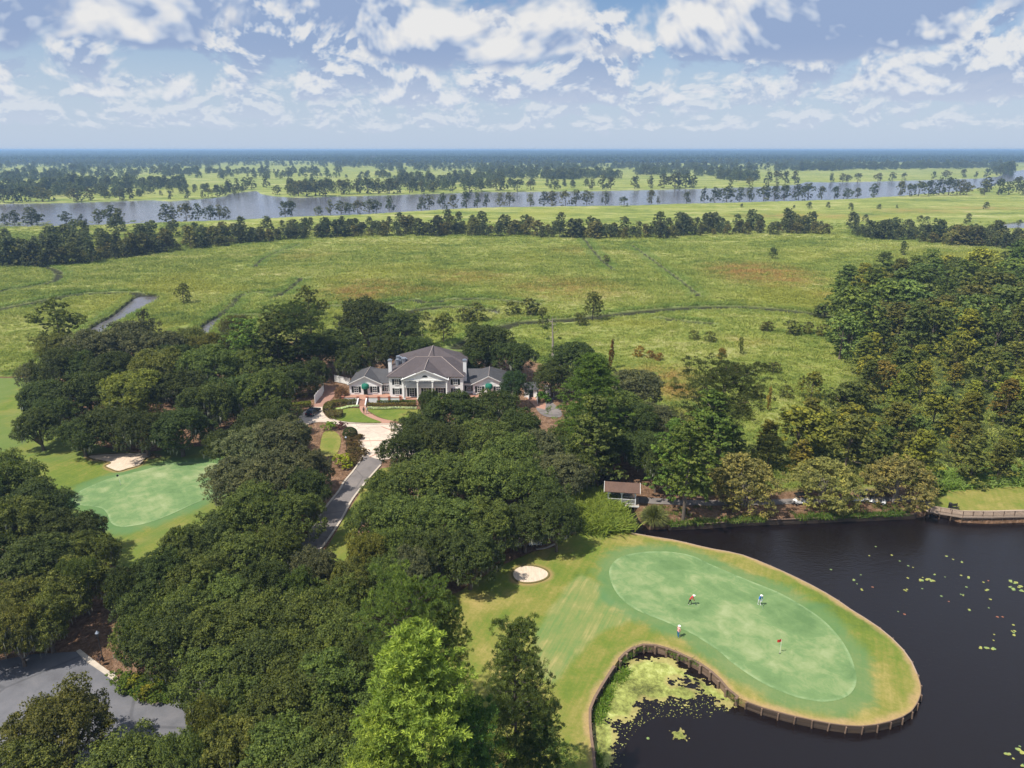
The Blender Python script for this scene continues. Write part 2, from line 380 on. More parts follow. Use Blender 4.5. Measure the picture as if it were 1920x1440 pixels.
# ------------------------------------------------------------------ ground materials
def grass_fine(t, p, sc=3.0): return t.noise(p, sc, 6, 0.7)
def ter_fn(t):
    p = t.pos()
    n1 = t.noise(t.mapping(p, (0.7, 1.5, 1)), 0.018, 3, 0.55, 0.6)
    n2 = t.noise(t.mapping(p, (1, 1.4, 1)), 0.085, 4, 0.6, 0.3)
    n3 = t.noise(t.mapping(p, (1, 0.55, 1)), 0.9, 7, 0.72)
    v = t.math('ADD', t.math('MULTIPLY', n1, 0.42), t.math('ADD', t.math('MULTIPLY', n2, 0.33), t.math('MULTIPLY', n3, 0.36)))
    v = t.math('MULTIPLY_ADD', t.math('SUBTRACT', v, 0.555), 1.55, 0.555)
    c = t.ramp(v, [(0.36, (0.078, 0.120, 0.026)), (0.47, (0.155, 0.200, 0.040)), (0.56, (0.240, 0.275, 0.058)), (0.64, (0.310, 0.320, 0.105)), (0.76, (0.44, 0.42, 0.20))])
    yel = t.noise(p, 0.011, 2, 0.5, 0.5)
    c = t.mix(t.math('MULTIPLY', t.step(yel, 0.52, 0.68), 0.5), c, (0.26, 0.27, 0.045, 1))
    rust = t.math('MULTIPLY', t.attr('rust'), t.step(t.math('ADD', n2, t.math('MULTIPLY', n3, 0.6)), 0.62, 0.95))
    rc = t.mix(n3, (0.20, 0.11, 0.035, 1), (0.36, 0.23, 0.08, 1))
    c = t.mix(t.math('MULTIPLY', rust, 0.95, clamp=True), c, rc)
    reed = t.mix(n3, (0.15, 0.21, 0.055, 1), (0.38, 0.42, 0.19, 1))
    c = t.mix(t.math('MULTIPLY', t.attr('rim'), 0.5), c, reed)
    c = t.mix(t.attr('mud'), c, t.mix(n3, (0.016, 0.020, 0.010, 1), (0.065, 0.065, 0.030, 1)))
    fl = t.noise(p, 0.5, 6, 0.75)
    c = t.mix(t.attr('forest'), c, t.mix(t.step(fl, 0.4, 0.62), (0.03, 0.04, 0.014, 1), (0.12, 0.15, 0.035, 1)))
    lit = t.noise(p, 1.1, 8, 0.78, 0.4); lit2 = t.noise(p, 0.13, 4, 0.6)
    lc = t.ramp(t.math('ADD', t.math('MULTIPLY', lit, 0.7), t.math('MULTIPLY', lit2, 0.3)), [(0.36, (0.085, 0.052, 0.030)), (0.5, (0.22, 0.13, 0.078)), (0.66, (0.42, 0.28, 0.19))])
    c = t.mix(t.attr('golf'), c, lc)
    h = t.math('ADD', n3, t.math('MULTIPLY', n2, 0.6))
    return bsdf(t, c, 0.95, 0.1, t.bump(h, 0.9, 1.4))
M_ter = material('marsh_grass', ter_fn)
def turf_fn(t, lush=0.0):
    p = t.pos()
    n0 = t.noise(p, 0.045, 4, 0.6, 0.5); n1 = t.noise(p, 0.22, 5, 0.65, 0.4); n2 = t.noise(t.mapping(p, (1, 1, 1), (0, 0, 0.6)), 2.2, 6, 0.75)
    st = t.noise(t.aniso(p, 66, 0.10, 1.6), 1.0, 5, 0.62, 0.2)
    v = t.math('ADD', t.math('MULTIPLY', n0, 0.45), t.math('ADD', t.math('MULTIPLY', n1, 0.32), t.math('ADD', t.math('MULTIPLY', n2, 0.22), t.math('MULTIPLY', st, 0.14))))
    v = t.math('MULTIPLY_ADD', t.math('SUBTRACT', v, 0.555), 1.5, 0.56)
    c = t.ramp(v, [(0.38, (0.080, 0.125, 0.020)), (0.50, (0.122, 0.165, 0.026)), (0.60, (0.185, 0.185, 0.042)), (0.78, (0.34, 0.265, 0.095))])
    if lush: c = t.mix(t.math('MULTIPLY', t.step(n0, .40, .58), lush), c, t.mix(st, (.070, .135, .026, 1), (.125, .175, .045, 1)))
    ap = t.step(t.math('ADD', t.attr('approach'), t.math('MULTIPLY', t.math('SUBTRACT', n1, 0.5), 2.0)), -0.3, 0.9)
    ac = t.ramp(t.math('ADD', t.math('MULTIPLY', st, 0.6), t.math('MULTIPLY', n1, 0.45)), [(0.42, (0.13, 0.215, 0.075)), (0.55, (0.20, 0.23, 0.085)), (0.66, (0.36, 0.31, 0.14))])
    c = t.mix(t.math('MULTIPLY', ap, 0.65), c, ac)
    g = t.attr('green')       # metres from the putting greens
    gk = t.math('SUBTRACT', 1.0, t.step(t.math('ADD', g, t.math('MULTIPLY', t.math('SUBTRACT', n1, 0.5), 5.0)), 1.0, 3.4))
    gc = t.mix(n1, (0.060, 0.160, 0.065, 1), (0.13, 0.215, 0.085, 1))
    c = t.mix(t.math('MULTIPLY', gk, 0.72), c, gc)
    e = t.attr('edge')        # metres from the bulkhead
    ek = t.math('SUBTRACT', 1.0, t.step(t.math('ADD', e, t.math('MULTIPLY', t.math('SUBTRACT', n1, 0.5), 3.0)), 0.10, 1.0))
    ec = t.mix(n2, (0.20, 0.13, 0.06, 1), (0.55, 0.36, 0.19, 1))
    c = t.mix(t.math('MULTIPLY', ek, 0.7), c, ec)
    sk = t.math('SUBTRACT', 1.0, t.step(t.math('ADD', t.attr('sand'), t.math('MULTIPLY', t.math('SUBTRACT', n1, 0.5), 2.2)), 0.1, 1.0))
    c = t.mix(t.math('MULTIPLY', sk, 0.8), c, (0.30, 0.20, 0.09, 1))
    return bsdf(t, c, 0.9, 0.15, t.bump(n2, 0.35, 0.12))
M_turf = material('lawn_turf', turf_fn)
M_fair = material('fairway_turf', lambda t: turf_fn(t, 0.85))
def green_fn(t):
    p = t.pos(); n0 = t.noise(p, 0.10, 4, 0.55, 0.8); n1 = t.noise(p, 0.42, 5, 0.65, 0.6); n2 = t.noise(p, 3.5, 4, 0.7)
    st = t.noise(t.aniso(p, -52, 0.12, 1.3), 1.0, 4, 0.55)
    v = t.math('ADD', t.math('MULTIPLY', n0, 0.5), t.math('ADD', t.math('MULTIPLY', n1, 0.36), t.math('ADD', t.math('MULTIPLY', n2, 0.08), t.math('MULTIPLY', st, 0.10))))
    c = t.ramp(v, [(0.40, (0.092, 0.165, 0.062)), (0.52, (0.140, 0.222, 0.088)), (0.58, (0.200, 0.262, 0.115)), (0.70, (0.30, 0.34, 0.18))])
    e = t.attr('edge'); ring = t.math('MULTIPLY', t.math('SUBTRACT', 1.0, t.step(e, 0.12, 0.5)), t.step(n1, 0.35, 0.6))
    c = t.mix(t.math('MULTIPLY', ring, 0.22), c, (0.36, 0.47, 0.27, 1))
    return bsdf(t, c, 0.85, 0.15, t.bump(n2, 0.12, 0.05))
M_green = material('putting_green_turf', green_fn)
def sand_fn(t):
    p = t.pos(); n = t.noise(t.mapping(p, (1.5, 0.30, 1)), 2.0, 6, 0.65, .4); f = t.noise(p, 9, 4, 0.7)
    c = t.mix(n, (0.42, 0.31, 0.22, 1), (0.78, 0.66, 0.54, 1))
    return bsdf(t, c, 0.95, 0.1, t.bump(t.math('ADD', n, t.math('MULTIPLY', f, 0.3)), 0.7, 0.3))
M_sand = material('bunker_sand', sand_fn)
def asphalt_fn(base, crack):
    def fn(t):
        p = t.pos(); n = t.noise(p, 0.35, 5, 0.6, 0.4); f = t.noise(p, 6, 5, 0.7); st = t.noise(p, 0.08, 3, 0.5)
        k = t.math('ADD', t.math('MULTIPLY', n, 0.55), t.math('ADD', t.math('MULTIPLY', f, 0.25), t.math('MULTIPLY', st, 0.25)))
        c = t.mix(1.0, (*base, 1), t.ramp(k, [(0.35, (0.72, 0.70, 0.69)), (0.5, (1, 1, 1)), (0.68, (1.35, 1.3, 1.25))]), 'MULTIPLY')
        v = t.new('ShaderNodeTexVoronoi', feature='DISTANCE_TO_EDGE'); t.put(v.inputs['Vector'], t.mapping(p, (1, 1, 1))); v.inputs['Scale'].default_value = crack
        cr = t.math('SUBTRACT', 1.0, t.step(v.outputs['Distance'], 0.004, 0.02))
        c = t.mix(t.math('MULTIPLY', cr, 0.5), c, (base[0] * .5, base[1] * .5, base[2] * .5, 1))
        return bsdf(t, c, 0.9, 0.2, t.bump(f, 0.3, 0.02))
    return fn
M_asph = material('aged_asphalt', asphalt_fn((0.165, 0.148, 0.142), 0.11))
M_asph2 = material('grey_asphalt', asphalt_fn((0.125, 0.126, 0.140), 0.07))
M_conc = material('pale_drive_aggregate', asphalt_fn((0.50, 0.42, 0.35), 0.2))
M_curb = plain('curb_concrete', (0.46, 0.40, 0.33), 0.9, 0.2, 2)
M_walk = plain('red_brick_paving', (0.36, 0.20, 0.145), 0.85, 0.25, 4)
M_brick = plain('brick', (0.36, 0.14, 0.09), 0.85, 0.25, 3)

def water_fn(base, sc1, sc2, amp, rough, tintblue=None):
    def fn(t):
        p = t.pos()
        a = t.noise(t.mapping(p, (1, 1.7, 1), (0, 0, R(12))), sc1, 3, 0.55, 0.5)
        b = t.noise(t.mapping(p, (1, 1.5, 1), (0, 0, R(-25))), sc2, 4, 0.6)
        big = t.noise(p, 0.03, 2, 0.5)
        h = t.math('ADD', a, t.math('MULTIPLY', b, 0.6))
        h = t.math('MULTIPLY', h, t.math('MULTIPLY_ADD', big, 1.2, 0.4))
        return bsdf(t, base, rough, 0.5, t.bump(h, 1.0, amp), 0, 1.38)
    return fn
M_lake = material('tannin_lake_water', water_fn((0.0080, 0.0055, 0.0058, 1), 1.3, 3.6, 0.050, 0.04))
M_river = material('river_water', water_fn((0.105, 0.096, 0.112, 1), 0.12, 0.45, 0.16, 0.12))

# ------------------------------------------------------------------ terrain: one sheet to the horizon
def rust_at(X, Y):
    rust = np.zeros(X.shape)
    for (px, py, rx, ry, k) in [(1425, 513, 95, 22, 1.25), (680, 545, 75, 24, .9), (1060, 540, 120, 22, .65), (870, 520, 90, 14, .55), (1395, 640, 60, 10, .3), (1270, 730, 45, 30, .9), (1240, 700, 70, 18, .8), (760, 545, 60, 14, .6), (1720, 395, 110, 5, .7), (1500, 405, 150, 5, .8), (1850, 390, 90, 4, .7), (1090, 470, 60, 10, .35), (1600, 555, 80, 16, .45), (180, 470, 60, 6, .4), (560, 480, 80, 10, .3), (1300, 780, 40, 20, .5)]:
        cx, cy = G(px, py); x2 = abs(G(px + rx, py)[0] - cx); y2 = abs(G(px, py - ry)[1] - G(px, py + ry)[1]) / 2
        r = np.sqrt(((X - cx) / x2) ** 2 + ((Y - cy) / y2) ** 2)
        rust = np.maximum(rust, k * np.clip(1.3 - r, 0, 1))
    return rust
def terrain():
    rows = np.concatenate([np.linspace(25, 62, 8), np.geomspace(64, 160, 130)[0:], np.geomspace(161, 620, 230)[1:], np.geomspace(625, 2200, 170), np.geomspace(2250, 16500, 50)])
    cols = np.linspace(-1, 1, 460); half = 0.98
    T, Yr = np.meshgrid(cols, rows); X = T * (Yr * half + 70); Y = Yr
    X = X.ravel(); Y = Y.ravel(); n, m = len(rows), len(cols)
    noise = lambda a, b, s: (np.sin(X * a + s) * np.cos(Y * b + s * 1.7) + np.sin(X * a * 2.3 + Y * b * 1.9 + s) * 0.5)
    Z = np.full(X.shape, MARSH_Z)
    gd = sdf(X, Y, golf_poly); near = Y < 700
    golf = np.clip((gd + noise(.31, .27, 1) * 0.9) / 1.6 + 0.5, 0, 1)
    Z = np.where(gd > 0, GOLF_Z, Z)
    ld = sdf(X, Y, lake_poly)
    Z = np.where(ld > -0.8, np.minimum(Z, -0.12 - np.clip((ld + 0.8) * 2.2, 0, 2.4)), Z)
    rim = np.zeros(X.shape); mud = np.zeros(X.shape)
    wob = noise(.9, 1.1, 2) * 0.5
    for line, w in ditches:
        d = dist_line(X, Y, line) + wob * 0.35
        cut = 1 - np.clip((d - w * 0.38) / (w * 0.22), 0, 1)
        Z = np.minimum(Z, MARSH_Z - 0.55 * cut); mud = np.maximum(mud, cut)
        rim = np.maximum(rim, 1 - np.clip((d - w * 0.6) / (w * 1.1), 0, 1))
    for poly in (creek_a, creek_b, creek_c, creek_d):
        d = sdf(X, Y, poly)
        Z = np.minimum(Z, MARSH_Z - np.clip((d + 0.5) * 1.6, 0, 3)); mud = np.maximum(mud, np.clip((d + 1.2) / .8, 0, 1)); rim = np.maximum(rim, np.clip((d + 4) / 3, 0, 1))
    rd = sdf(X, Y, river_poly) + noise(.021, .018, 4) * 3 + noise(.08, .05, 4) * 1.2
    Z = np.minimum(Z, MARSH_Z - np.clip((rd + 1.5) * 0.5, 0, 4)); rim = np.maximum(rim, np.clip((rd + 9) / 9, 0, 1) * (Y > 300) * 0.8)
    rust = rust_at(X, Y)
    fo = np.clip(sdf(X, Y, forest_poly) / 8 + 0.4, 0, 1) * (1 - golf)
    V = np.column_stack([X, Y, Z]); i = np.arange(n - 1)[:, None] * m + np.arange(m - 1)[None, :]; i = i.ravel()
    F = np.column_stack([i, i + 1, i + m + 1, i + m])
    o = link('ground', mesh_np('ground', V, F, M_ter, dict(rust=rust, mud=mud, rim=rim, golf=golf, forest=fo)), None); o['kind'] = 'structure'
terrain()
def flat(name, x0, x1, y0, y1, z, mat):
    o = MB().add([(x0, y0, z), (x1, y0, z), (x1, y1, z), (x0, y1, z)], [(0, 1, 2, 3)]).build(name, mat, recalc=False); o['kind'] = 'structure'; return o
flat('lake_water', -40, 150, 22, 136, LAKE_Z, M_lake)
flat('river_water', -2600, 2600, 205, 2600, RIVER_Z, M_river)

# lawns, greens, bunkers
D = lambda poly: (lambda x, y: -sdf(x, y, poly))
def dmin(*fs): return lambda x, y: np.minimum.reduce([f(x, y) for f in fs])
far = lambda x, y: np.full(np.shape(x), 50.0)
la = dict(green=D(green_a), edge=lambda x, y: dist_line(x, y, wall_line), approach=lambda x, y: sdf(x, y, approach), sand=D(bunker_a))
sheet('lawn', lawn_a, 0.0, M_turf, 0.8, 2.4, la)
sheet('fairway', lawn_b, 0.0, M_fair, 1.3, 0.0, dict(green=D(green_b), edge=far, approach=lambda x, y: -far(x, y), sand=dmin(D(bunker_b), D(bunker_c))))
sheet('lawn', lawn_c, 0.0, M_turf, 1.5, 0.0, dict(green=far, edge=far, approach=lambda x, y: -far(x, y), sand=far))
for g_, nm in ((green_a, 'putting_green'), (green_b, 'putting_green')):
    sheet(nm, g_, 0.03, M_green, 0.9, 0.03, dict(edge=lambda x, y, g_=g_: sdf(x, y, g_)))
def bowl(poly, k=0.32):
    return lambda x, y: 0.06 - k * np.clip(sdf(x, y, poly) / 1.8, 0, 1) * 0
for b_ in (bunker_a, bunker_b, bunker_c):
    sheet('bunker', b_, 0.02, M_sand, 0.5, 0.02, height=lambda x, y, b_=b_: 0.05 * np.sin(x * 3) * np.cos(y * 2.3) * np.clip(sdf(x, y, b_), 0, .4) + 0.01)
    ring = [Vector(p) for p in b_] + [Vector(b_[0])]
    ribbon('bunker_lip', ring, 0.28, 0.0, plain('bunker_lip_turf', (0.13, 0.11, 0.035), 0.9, .3, 2), 0.10)
small = dict(green=far, edge=far, approach=lambda x, y: -far(x, y), sand=far)
for pl in ([(614, 772), (628, 764), (650, 765), (674, 766), (682, 775), (696, 783), (716, 792), (655, 791), (625, 785)],
           [(690, 766), (745, 766), (800, 770), (800, 790), (745, 790), (716, 784), (700, 776)],
           [(606, 812), (625, 808), (637, 818), (639, 830), (632, 850), (616, 856), (600, 850)],
           [(697, 895), (716, 878), (760, 880), (730, 925), (700, 960), (668, 1000), (660, 1060), (600, 1100), (560, 1100), (600, 1045), (620, 1015), (645, 972), (668, 935)]):
    sheet('lawn', smooth_poly(GP(pl), 3), 0.01, M_turf, 1.2, 0, dict(small))
# drives
sheet('driveway', smooth_poly(GP(drive_px), 2), 0.012, M_asph, 3)
sheet('car_park', GP(lot_px), 0.016, M_asph2, 3)
sheet('drive_circle', smooth_poly(GP([(578, 768), (595, 761), (611, 762), (607, 775), (622, 787), (655, 794), (703, 796), (745, 795), (800, 795), (850, 800), (890, 830), (820, 860), (760, 856), (716, 862), (683, 851), (675, 838), (673, 822), (668, 807), (636, 796), (613, 792), (590, 792), (560, 800), (560, 780)]), 3), 0.020, M_conc, 3)
for a, b in (((674, 827), (716, 826)), ((693, 857), (716, 847)), ((715, 800), (740, 809))):
    ribbon('brick_band', GP([a, b]), 0.35, 0.026, M_walk)
sheet('brick_walk', smooth_poly(GP([(676, 760), (689, 760), (689, 770), (697, 777), (716, 785), (745, 791), (745, 796), (705, 795), (716, 792), (698, 785), (682, 777), (675, 768)]), 3), 0.032, M_walk, 1.5)
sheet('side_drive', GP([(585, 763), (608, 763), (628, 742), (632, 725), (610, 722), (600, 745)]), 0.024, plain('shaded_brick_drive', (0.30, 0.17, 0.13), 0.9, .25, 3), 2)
sheet('service_road', smooth_poly(GP([(1020, 724), (1030, 722), (1042, 745), (1034, 752), (1052, 770), (1050, 782), (1020, 780), (1005, 764), (1022, 756)]), 3), 0.02, M_asph, 2)
sheet('brick_apron', GP([(986, 745), (1005, 740), (1009, 755), (1024, 757), (1022, 768), (1005, 764)]), 0.026, M_walk, 2)
sheet('cart_path', smooth_poly(GP([(1196, 932), (1260, 936), (1330, 938), (1460, 936), (1560, 932), (1700, 932), (1742, 940), (1742, 947), (1700, 940), (1560, 941), (1460, 946), (1330, 948), (1260, 946), (1196, 942)]), 2), 0.012, M_asph, 3)
sheet('cart_path', smooth_poly(GP([(760, 1096), (840, 1050), (930, 1020), (1000, 1000), (1060, 990), (1120, 950), (1145, 935), (1145, 942), (1125, 962), (1070, 1002), (1010, 1012), (940, 1032), (850, 1062), (770, 1106)]), 2), 0.012, M_asph, 3)
def curb(pts, w=0.35, h=0.12): ribbon('kerb', smooth_poly(GP(pts), 4, False), w, 0.0, M_curb, h)
curb([(683, 850), (673, 868), (661, 885), (645, 904), (635, 921), (611, 951), (589, 986), (565, 1016)])
curb([(714, 872), (691, 898), (661, 936), (642, 971), (613, 1015), (592, 1040)])
curb([(673, 820), (674, 836), (683, 850)], 0.3); curb([(612, 772), (622, 786), (655, 793), (703, 795), (745, 795)], 0.3); curb([(612, 793), (640, 797), (668, 807), (673, 820)], 0.3)
curb([(1062, 1009), (1045, 1018), (1025, 1027), (1005, 1030)], 0.3)
sheet('kerb', GP([(143, 1222), (164, 1243), (187, 1258), (213, 1277), (240, 1300), (267, 1318), (290, 1322), (314, 1313), (332, 1298), (329, 1293), (312, 1307), (290, 1315), (270, 1311), (245, 1292), (220, 1270), (192, 1250), (168, 1232), (150, 1218)]), 0.10, M_curb, 3, 0.12)
ribbon('land_edging', [G(a, b) for a, b in [(1166, 990), (1150, 993), (1120, 993), (1086, 996)]], 0.3, 0.0, plain('dry_edge', (0.34, 0.24, 0.13)), 0.06)
# ------------------------------------------------------------------ shared object materials
def siding_fn(t):
    p = t.pos(); sp = t.new('ShaderNodeSeparateXYZ'); t.put(sp.inputs[0], p)
    w = t.math('FRACT', t.math('MULTIPLY', sp.outputs[2], 5.0)); n = t.noise(p, 0.8, 5, 0.6)
    c = t.mix(n, (0.80, 0.80, 0.79, 1), (0.90, 0.90, 0.89, 1))
    return bsdf(t, c, 0.6, 0.3, t.bump(w, 0.35, 0.02))
M_white = material('white_siding', siding_fn)
M_trim = plain('white_trim', (0.80, 0.80, 0.78), 0.55, 0.06, 1)
def shingle_fn(base, dark):
    def fn(t):
        p = t.pos(); n = t.noise(p, 0.5, 5, 0.6, 0.5); f = t.noise(p, 7, 3, 0.7)
        sp = t.new('ShaderNodeSeparateXYZ'); t.put(sp.inputs[0], p)
        row = t.math('FRACT', t.math('MULTIPLY', sp.outputs[2], 9.0))
        st = t.noise(t.mapping(p, (3, 0.5, .4)), 1.2, 4, 0.6)
        c = t.mix(t.math('ADD', t.math('MULTIPLY', n, 0.6), t.math('MULTIPLY', st, 0.4)), (*dark, 1), (*base, 1))
        c = t.mix(1.0, c, t.ramp(f, [(0.3, (0.8, 0.8, 0.8)), (0.7, (1.2, 1.2, 1.2))]), 'MULTIPLY')
        return bsdf(t, c, 0.85, 0.25, t.bump(t.math('ADD', row, t.math('MULTIPLY', f, .5)), 0.5, 0.03))
    return fn
M_roof = material('weathered_shingles', shingle_fn((0.125, 0.103, 0.106), (0.045, 0.038, 0.042)))
M_roofg = material('grey_shingles', shingle_fn((0.100, 0.098, 0.104), (0.042, 0.041, 0.045)))
M_roofb = material('brown_shingles', shingle_fn((0.17, 0.105, 0.08), (0.07, 0.042, 0.032)))
M_ridge = plain('ridge_cap', (0.30, 0.25, 0.23), .85, .2, 3)
M_shut = plain('black_green_shutter', (0.012, 0.018, 0.017), 0.5, 0.1, 3)
M_glass = material('window_glass', lambda t: bsdf(t, t.mix(t.noise(t.pos(), 0.8, 2), (0.015, 0.02, 0.028, 1), (0.06, 0.075, 0.09, 1)), 0.06, 0.6))
M_awn = plain('green_canvas', (0.006, 0.13, 0.085), 0.7, 0.1, 2)
M_black = plain('black_metal', (0.015, 0.015, 0.016), 0.4, 0.1, 3, 0.5)
M_steel = plain('galvanised_metal', (0.42, 0.46, 0.52), 0.35, 0.15, 2, 0.5, 0.7)
M_blue = plain('blue_duct', (0.10, 0.25, 0.45), 0.4, 0.15, 2)
def timber_fn(a, b):
    def fn(t):
        oi = t.new('ShaderNodeObjectInfo')
        p = t.pos(); n = t.noise(t.mapping(p, (1, 1, 4)), 2.2, 6, 0.7, .4); r = oi.outputs['Random']
        c = t.mix(t.math('ADD', t.math('MULTIPLY', n, 0.7), t.math('MULTIPLY', r, 0.3)), (*a, 1), (*b, 1))
        return bsdf(t, c, 0.9, 0.15, t.bump(n, 0.5, 0.03))
    return fn
M_timber = material('weathered_timber', timber_fn((0.07, 0.045, 0.032), (0.30, 0.21, 0.15)))
M_timberd = material('dark_timber', timber_fn((0.035, 0.026, 0.020), (0.13, 0.095, 0.07)))
M_timberl = material('bleached_timber', timber_fn((0.22, 0.16, 0.12), (0.48, 0.38, 0.30)))

# ------------------------------------------------------------------ clubhouse
def window(parent, x, y, z, w, h, shutters=True, panes=(2, 3), nf=-1, door=False):
    """a sash window on the wall y, facing -y; frame proud of the wall, panes recessed, shutters beside"""
    b = MB(); t = 0.07
    b.box(x - w / 2 - t, x - w / 2, y - 0.07, y - 0.002, z - t, z + h + t); b.box(x + w / 2, x + w / 2 + t, y - 0.07, y - 0.002, z - t, z + h + t)
    b.box(x - w / 2, x + w / 2, y - 0.068, y - 0.002, z + h, z + h + t); b.box(x - w / 2 - 0.12, x + w / 2 + 0.12, y - 0.12, y - 0.072, z - t - 0.05, z - 0.004)
    b.box(x - w / 2, x + w / 2, y - 0.066, y - 0.002, z - t, z)
    nx, nz = panes
    for i in range(1, nx): b.box(x - w / 2 + w * i / nx - 0.025, x - w / 2 + w * i / nx + 0.025, y - 0.055, y - 0.024, z, z + h)
    for i in range(1, nz): b.box(x - w / 2, x + w / 2, y - 0.050, y - 0.026, z + h * i / nz - 0.025, z + h * i / nz + 0.025)
    f = b.build('window', M_trim, parent)
    MB().box(x - w / 2, x + w / 2, y - 0.02, y - 0.004, z, z + h).build('pane', M_glass, f)
    if shutters:
        sw = 0.55
        for s in (-1, 1):
            cx = x + s * (w / 2 + t + sw / 2 + 0.03); q = MB()
            q.box(cx - sw / 2, cx + sw / 2, y - 0.045, y - 0.006, z - 0.03, z + h + 0.03)
            for k in range(8): zz = z + h * (k + 0.5) / 8; q.box(cx - sw / 2 + 0.06, cx + sw / 2 - 0.06, y - 0.062, y - 0.047, zz - 0.05, zz + 0.04)
            q.build('shutter', M_shut, parent)
def gable_roof(b, x0, x1, y0, y1, ze, zr, ov=0.4, hip_back=0.0, th=0.16):
    """ridge along y at the middle of x"""
    xc = (x0 + x1) / 2; sl = (zr - ze) / ((x1 - x0) / 2); zo = ze - ov * sl
    f, r = y0 - ov, y1 - hip_back; e = y1 + (ov if hip_back else 0)
    v = [(x0 - ov, f, zo), (xc, f, zr), (x1 + ov, f, zo), (x1 + ov, e, zo), (xc, r, zr), (x0 - ov, e, zo)]
    v += [(a, b_, c - th) for a, b_, c in v]
    fs = [(0, 1, 4, 5), (1, 2, 3, 4), (3, 5, 4), (6, 11, 10, 7), (7, 10, 9, 8), (9, 10, 11), (0, 6, 7, 1), (1, 7, 8, 2), (0, 5, 11, 6), (2, 8, 9, 3), (3, 9, 11, 5)]
    b.add(v, fs)
house = empty('clubhouse', (-21.45, 168.2, 0)); tag(house, 'white two storey columned clubhouse with grey shingle roofs at the head of the circular drive', 'clubhouse')
F0 = 1.0; HW = 9.2
MB().box(-HW, HW, 0, 15.5, 0, 6.5).build('wall', M_white, house)
MB().box(-HW - 0.12, HW + 0.12, -0.14, -0.004, 6.22, 6.48).box(-5.75, 5.75, -1.88, -1.6, 5.75, 6.15).box(-5.75, -5.45, -1.6, -0.15, 5.75, 6.15).box(5.45, 5.75, -1.6, -0.15, 5.75, 6.15).build('cornice', M_trim, house)
rb = MB()
ov = 0.45; ze, zr = 6.42, 9.35
# front hip section
v = [(-HW - ov, -ov, ze), (HW + ov, -ov, ze), (HW + ov, 15.9, ze), (-HW - ov, 15.9, ze), (-3.3, 7.4, zr), (3.3, 7.4, zr)]
rb.add(v + [(a, b_, ze - 0.16) for a, b_, c in v[:4]], [(0, 1, 5, 4), (1, 2, 5), (0, 4, 3), (2, 3, 4, 5), (6, 7, 1, 0), (7, 8, 2, 1), (9, 6, 0, 3), (8, 9, 3, 2), (9, 8, 7, 6)])
rb.build('roof', M_roof, house)
# rear pyramid, a little higher
v = [(-HW - ov - 0.01, 9.0, ze + 0.6), (HW + ov + 0.01, 9.0, ze + 0.6), (HW + ov + 0.01, 19.5, ze + 0.05), (-HW - ov - 0.01, 19.5, ze + 0.05), (0.4, 15.0, 10.3)]
MB().add(v + [(a, b_, 6.0) for a, b_, c in v[:4]], [(0, 1, 4), (1, 2, 4), (2, 3, 4), (3, 0, 4), (5, 6, 1, 0), (6, 7, 2, 1), (7, 8, 3, 2), (8, 5, 0, 3)]).build('roof', M_roof, house)
MB().box(-HW + .2, HW - .2, 15.6, 19.0, 0, 6.3).build('wall', M_white, house)
# portico gable
pb = MB(); pz, pr = 6.15, 8.85
gable_roof(pb, -5.6, 5.6, -1.8, 6.5, pz, pr, 0.35); pb.build('roof', M_roof, house)
rc = MB(); rc.tube([(0, -2.1, pr + 0.04), (0, 7.4, pr + 0.2)], 0.10, 5); rc.tube([(0, 7.2, zr + 0.04), (0.4, 15.0, 10.34)], 0.10, 5)
rc.tube([(-3.3, 7.4, zr + .03), (-HW - ov, -ov, ze + .05)], 0.08, 5); rc.tube([(3.3, 7.4, zr + .03), (HW + ov, -ov, ze + .05)], 0.08, 5); rc.tube([(-3.3, 7.4, zr + .03), (3.3, 7.4, zr + .03)], 0.08, 5)
rc.build('ridge_cap', M_ridge, house)
MB().add([(-5.5, -1.75, pz), (5.5, -1.75, pz), (0, -1.75, pr - 0.12), (-5.5, -1.55, pz), (5.5, -1.55, pz), (0, -1.55, pr - 0.12)], [(0, 1, 2), (5, 4, 3), (0, 3, 4, 1), (1, 4, 5, 2), (2, 5, 3, 0)]).build('pediment', M_white, house)
for s in (-1, 1):    # raking cornice of the pediment
    q = MB(); a = (s * 5.9, pz - .12); c = (0, pr + 0.06)
    for y0_, y1_ in ((-2.22, -1.76),):
        q.add([(a[0], y0_, a[1] - .03), (c[0], y0_, c[1] - .36), (c[0], y0_, c[1] - .17), (a[0], y0_, a[1] + .16), (a[0], y1_, a[1] - .03), (c[0], y1_, c[1] - .36), (c[0], y1_, c[1] - .17), (a[0], y1_, a[1] + .16)],
              [(0, 1, 2, 3), (7, 6, 5, 4), (0, 4, 5, 1), (3, 2, 6, 7), (0, 3, 7, 4), (1, 5, 6, 2)])
    q.build('cornice', M_trim, house)
fl = MB(); n = 10
fl.add([(0.65 * math.cos(math.pi * i / n), -1.80, 6.72 + 0.5 * math.sin(math.pi * i / n)) for i in range(n + 1)] + [(0.65 * math.cos(math.pi * i / n), -1.76, 6.72 + 0.5 * math.sin(math.pi * i / n)) for i in range(n + 1)], [tuple(range(n + 1)), tuple(range(2 * n + 1, n, -1))] + [(i, n + 1 + i, n + 2 + i, i + 1) for i in range(n)])
fl.build('fanlight', M_shut, house)
for cx in (-5.35, -1.85, 1.85, 5.35):
    q = MB(); q.box(cx - .34, cx + .34, -1.98, -1.30, F0, F0 + .2); q.tube([(cx, -1.64, F0 + .2), (cx, -1.64, F0 + 1.6), (cx, -1.64, 5.55)], [.27, .26, .21], 14); q.box(cx - .3, cx + .3, -1.92, -1.34, 5.55, 5.75); q.build('column', M_trim, house, False)
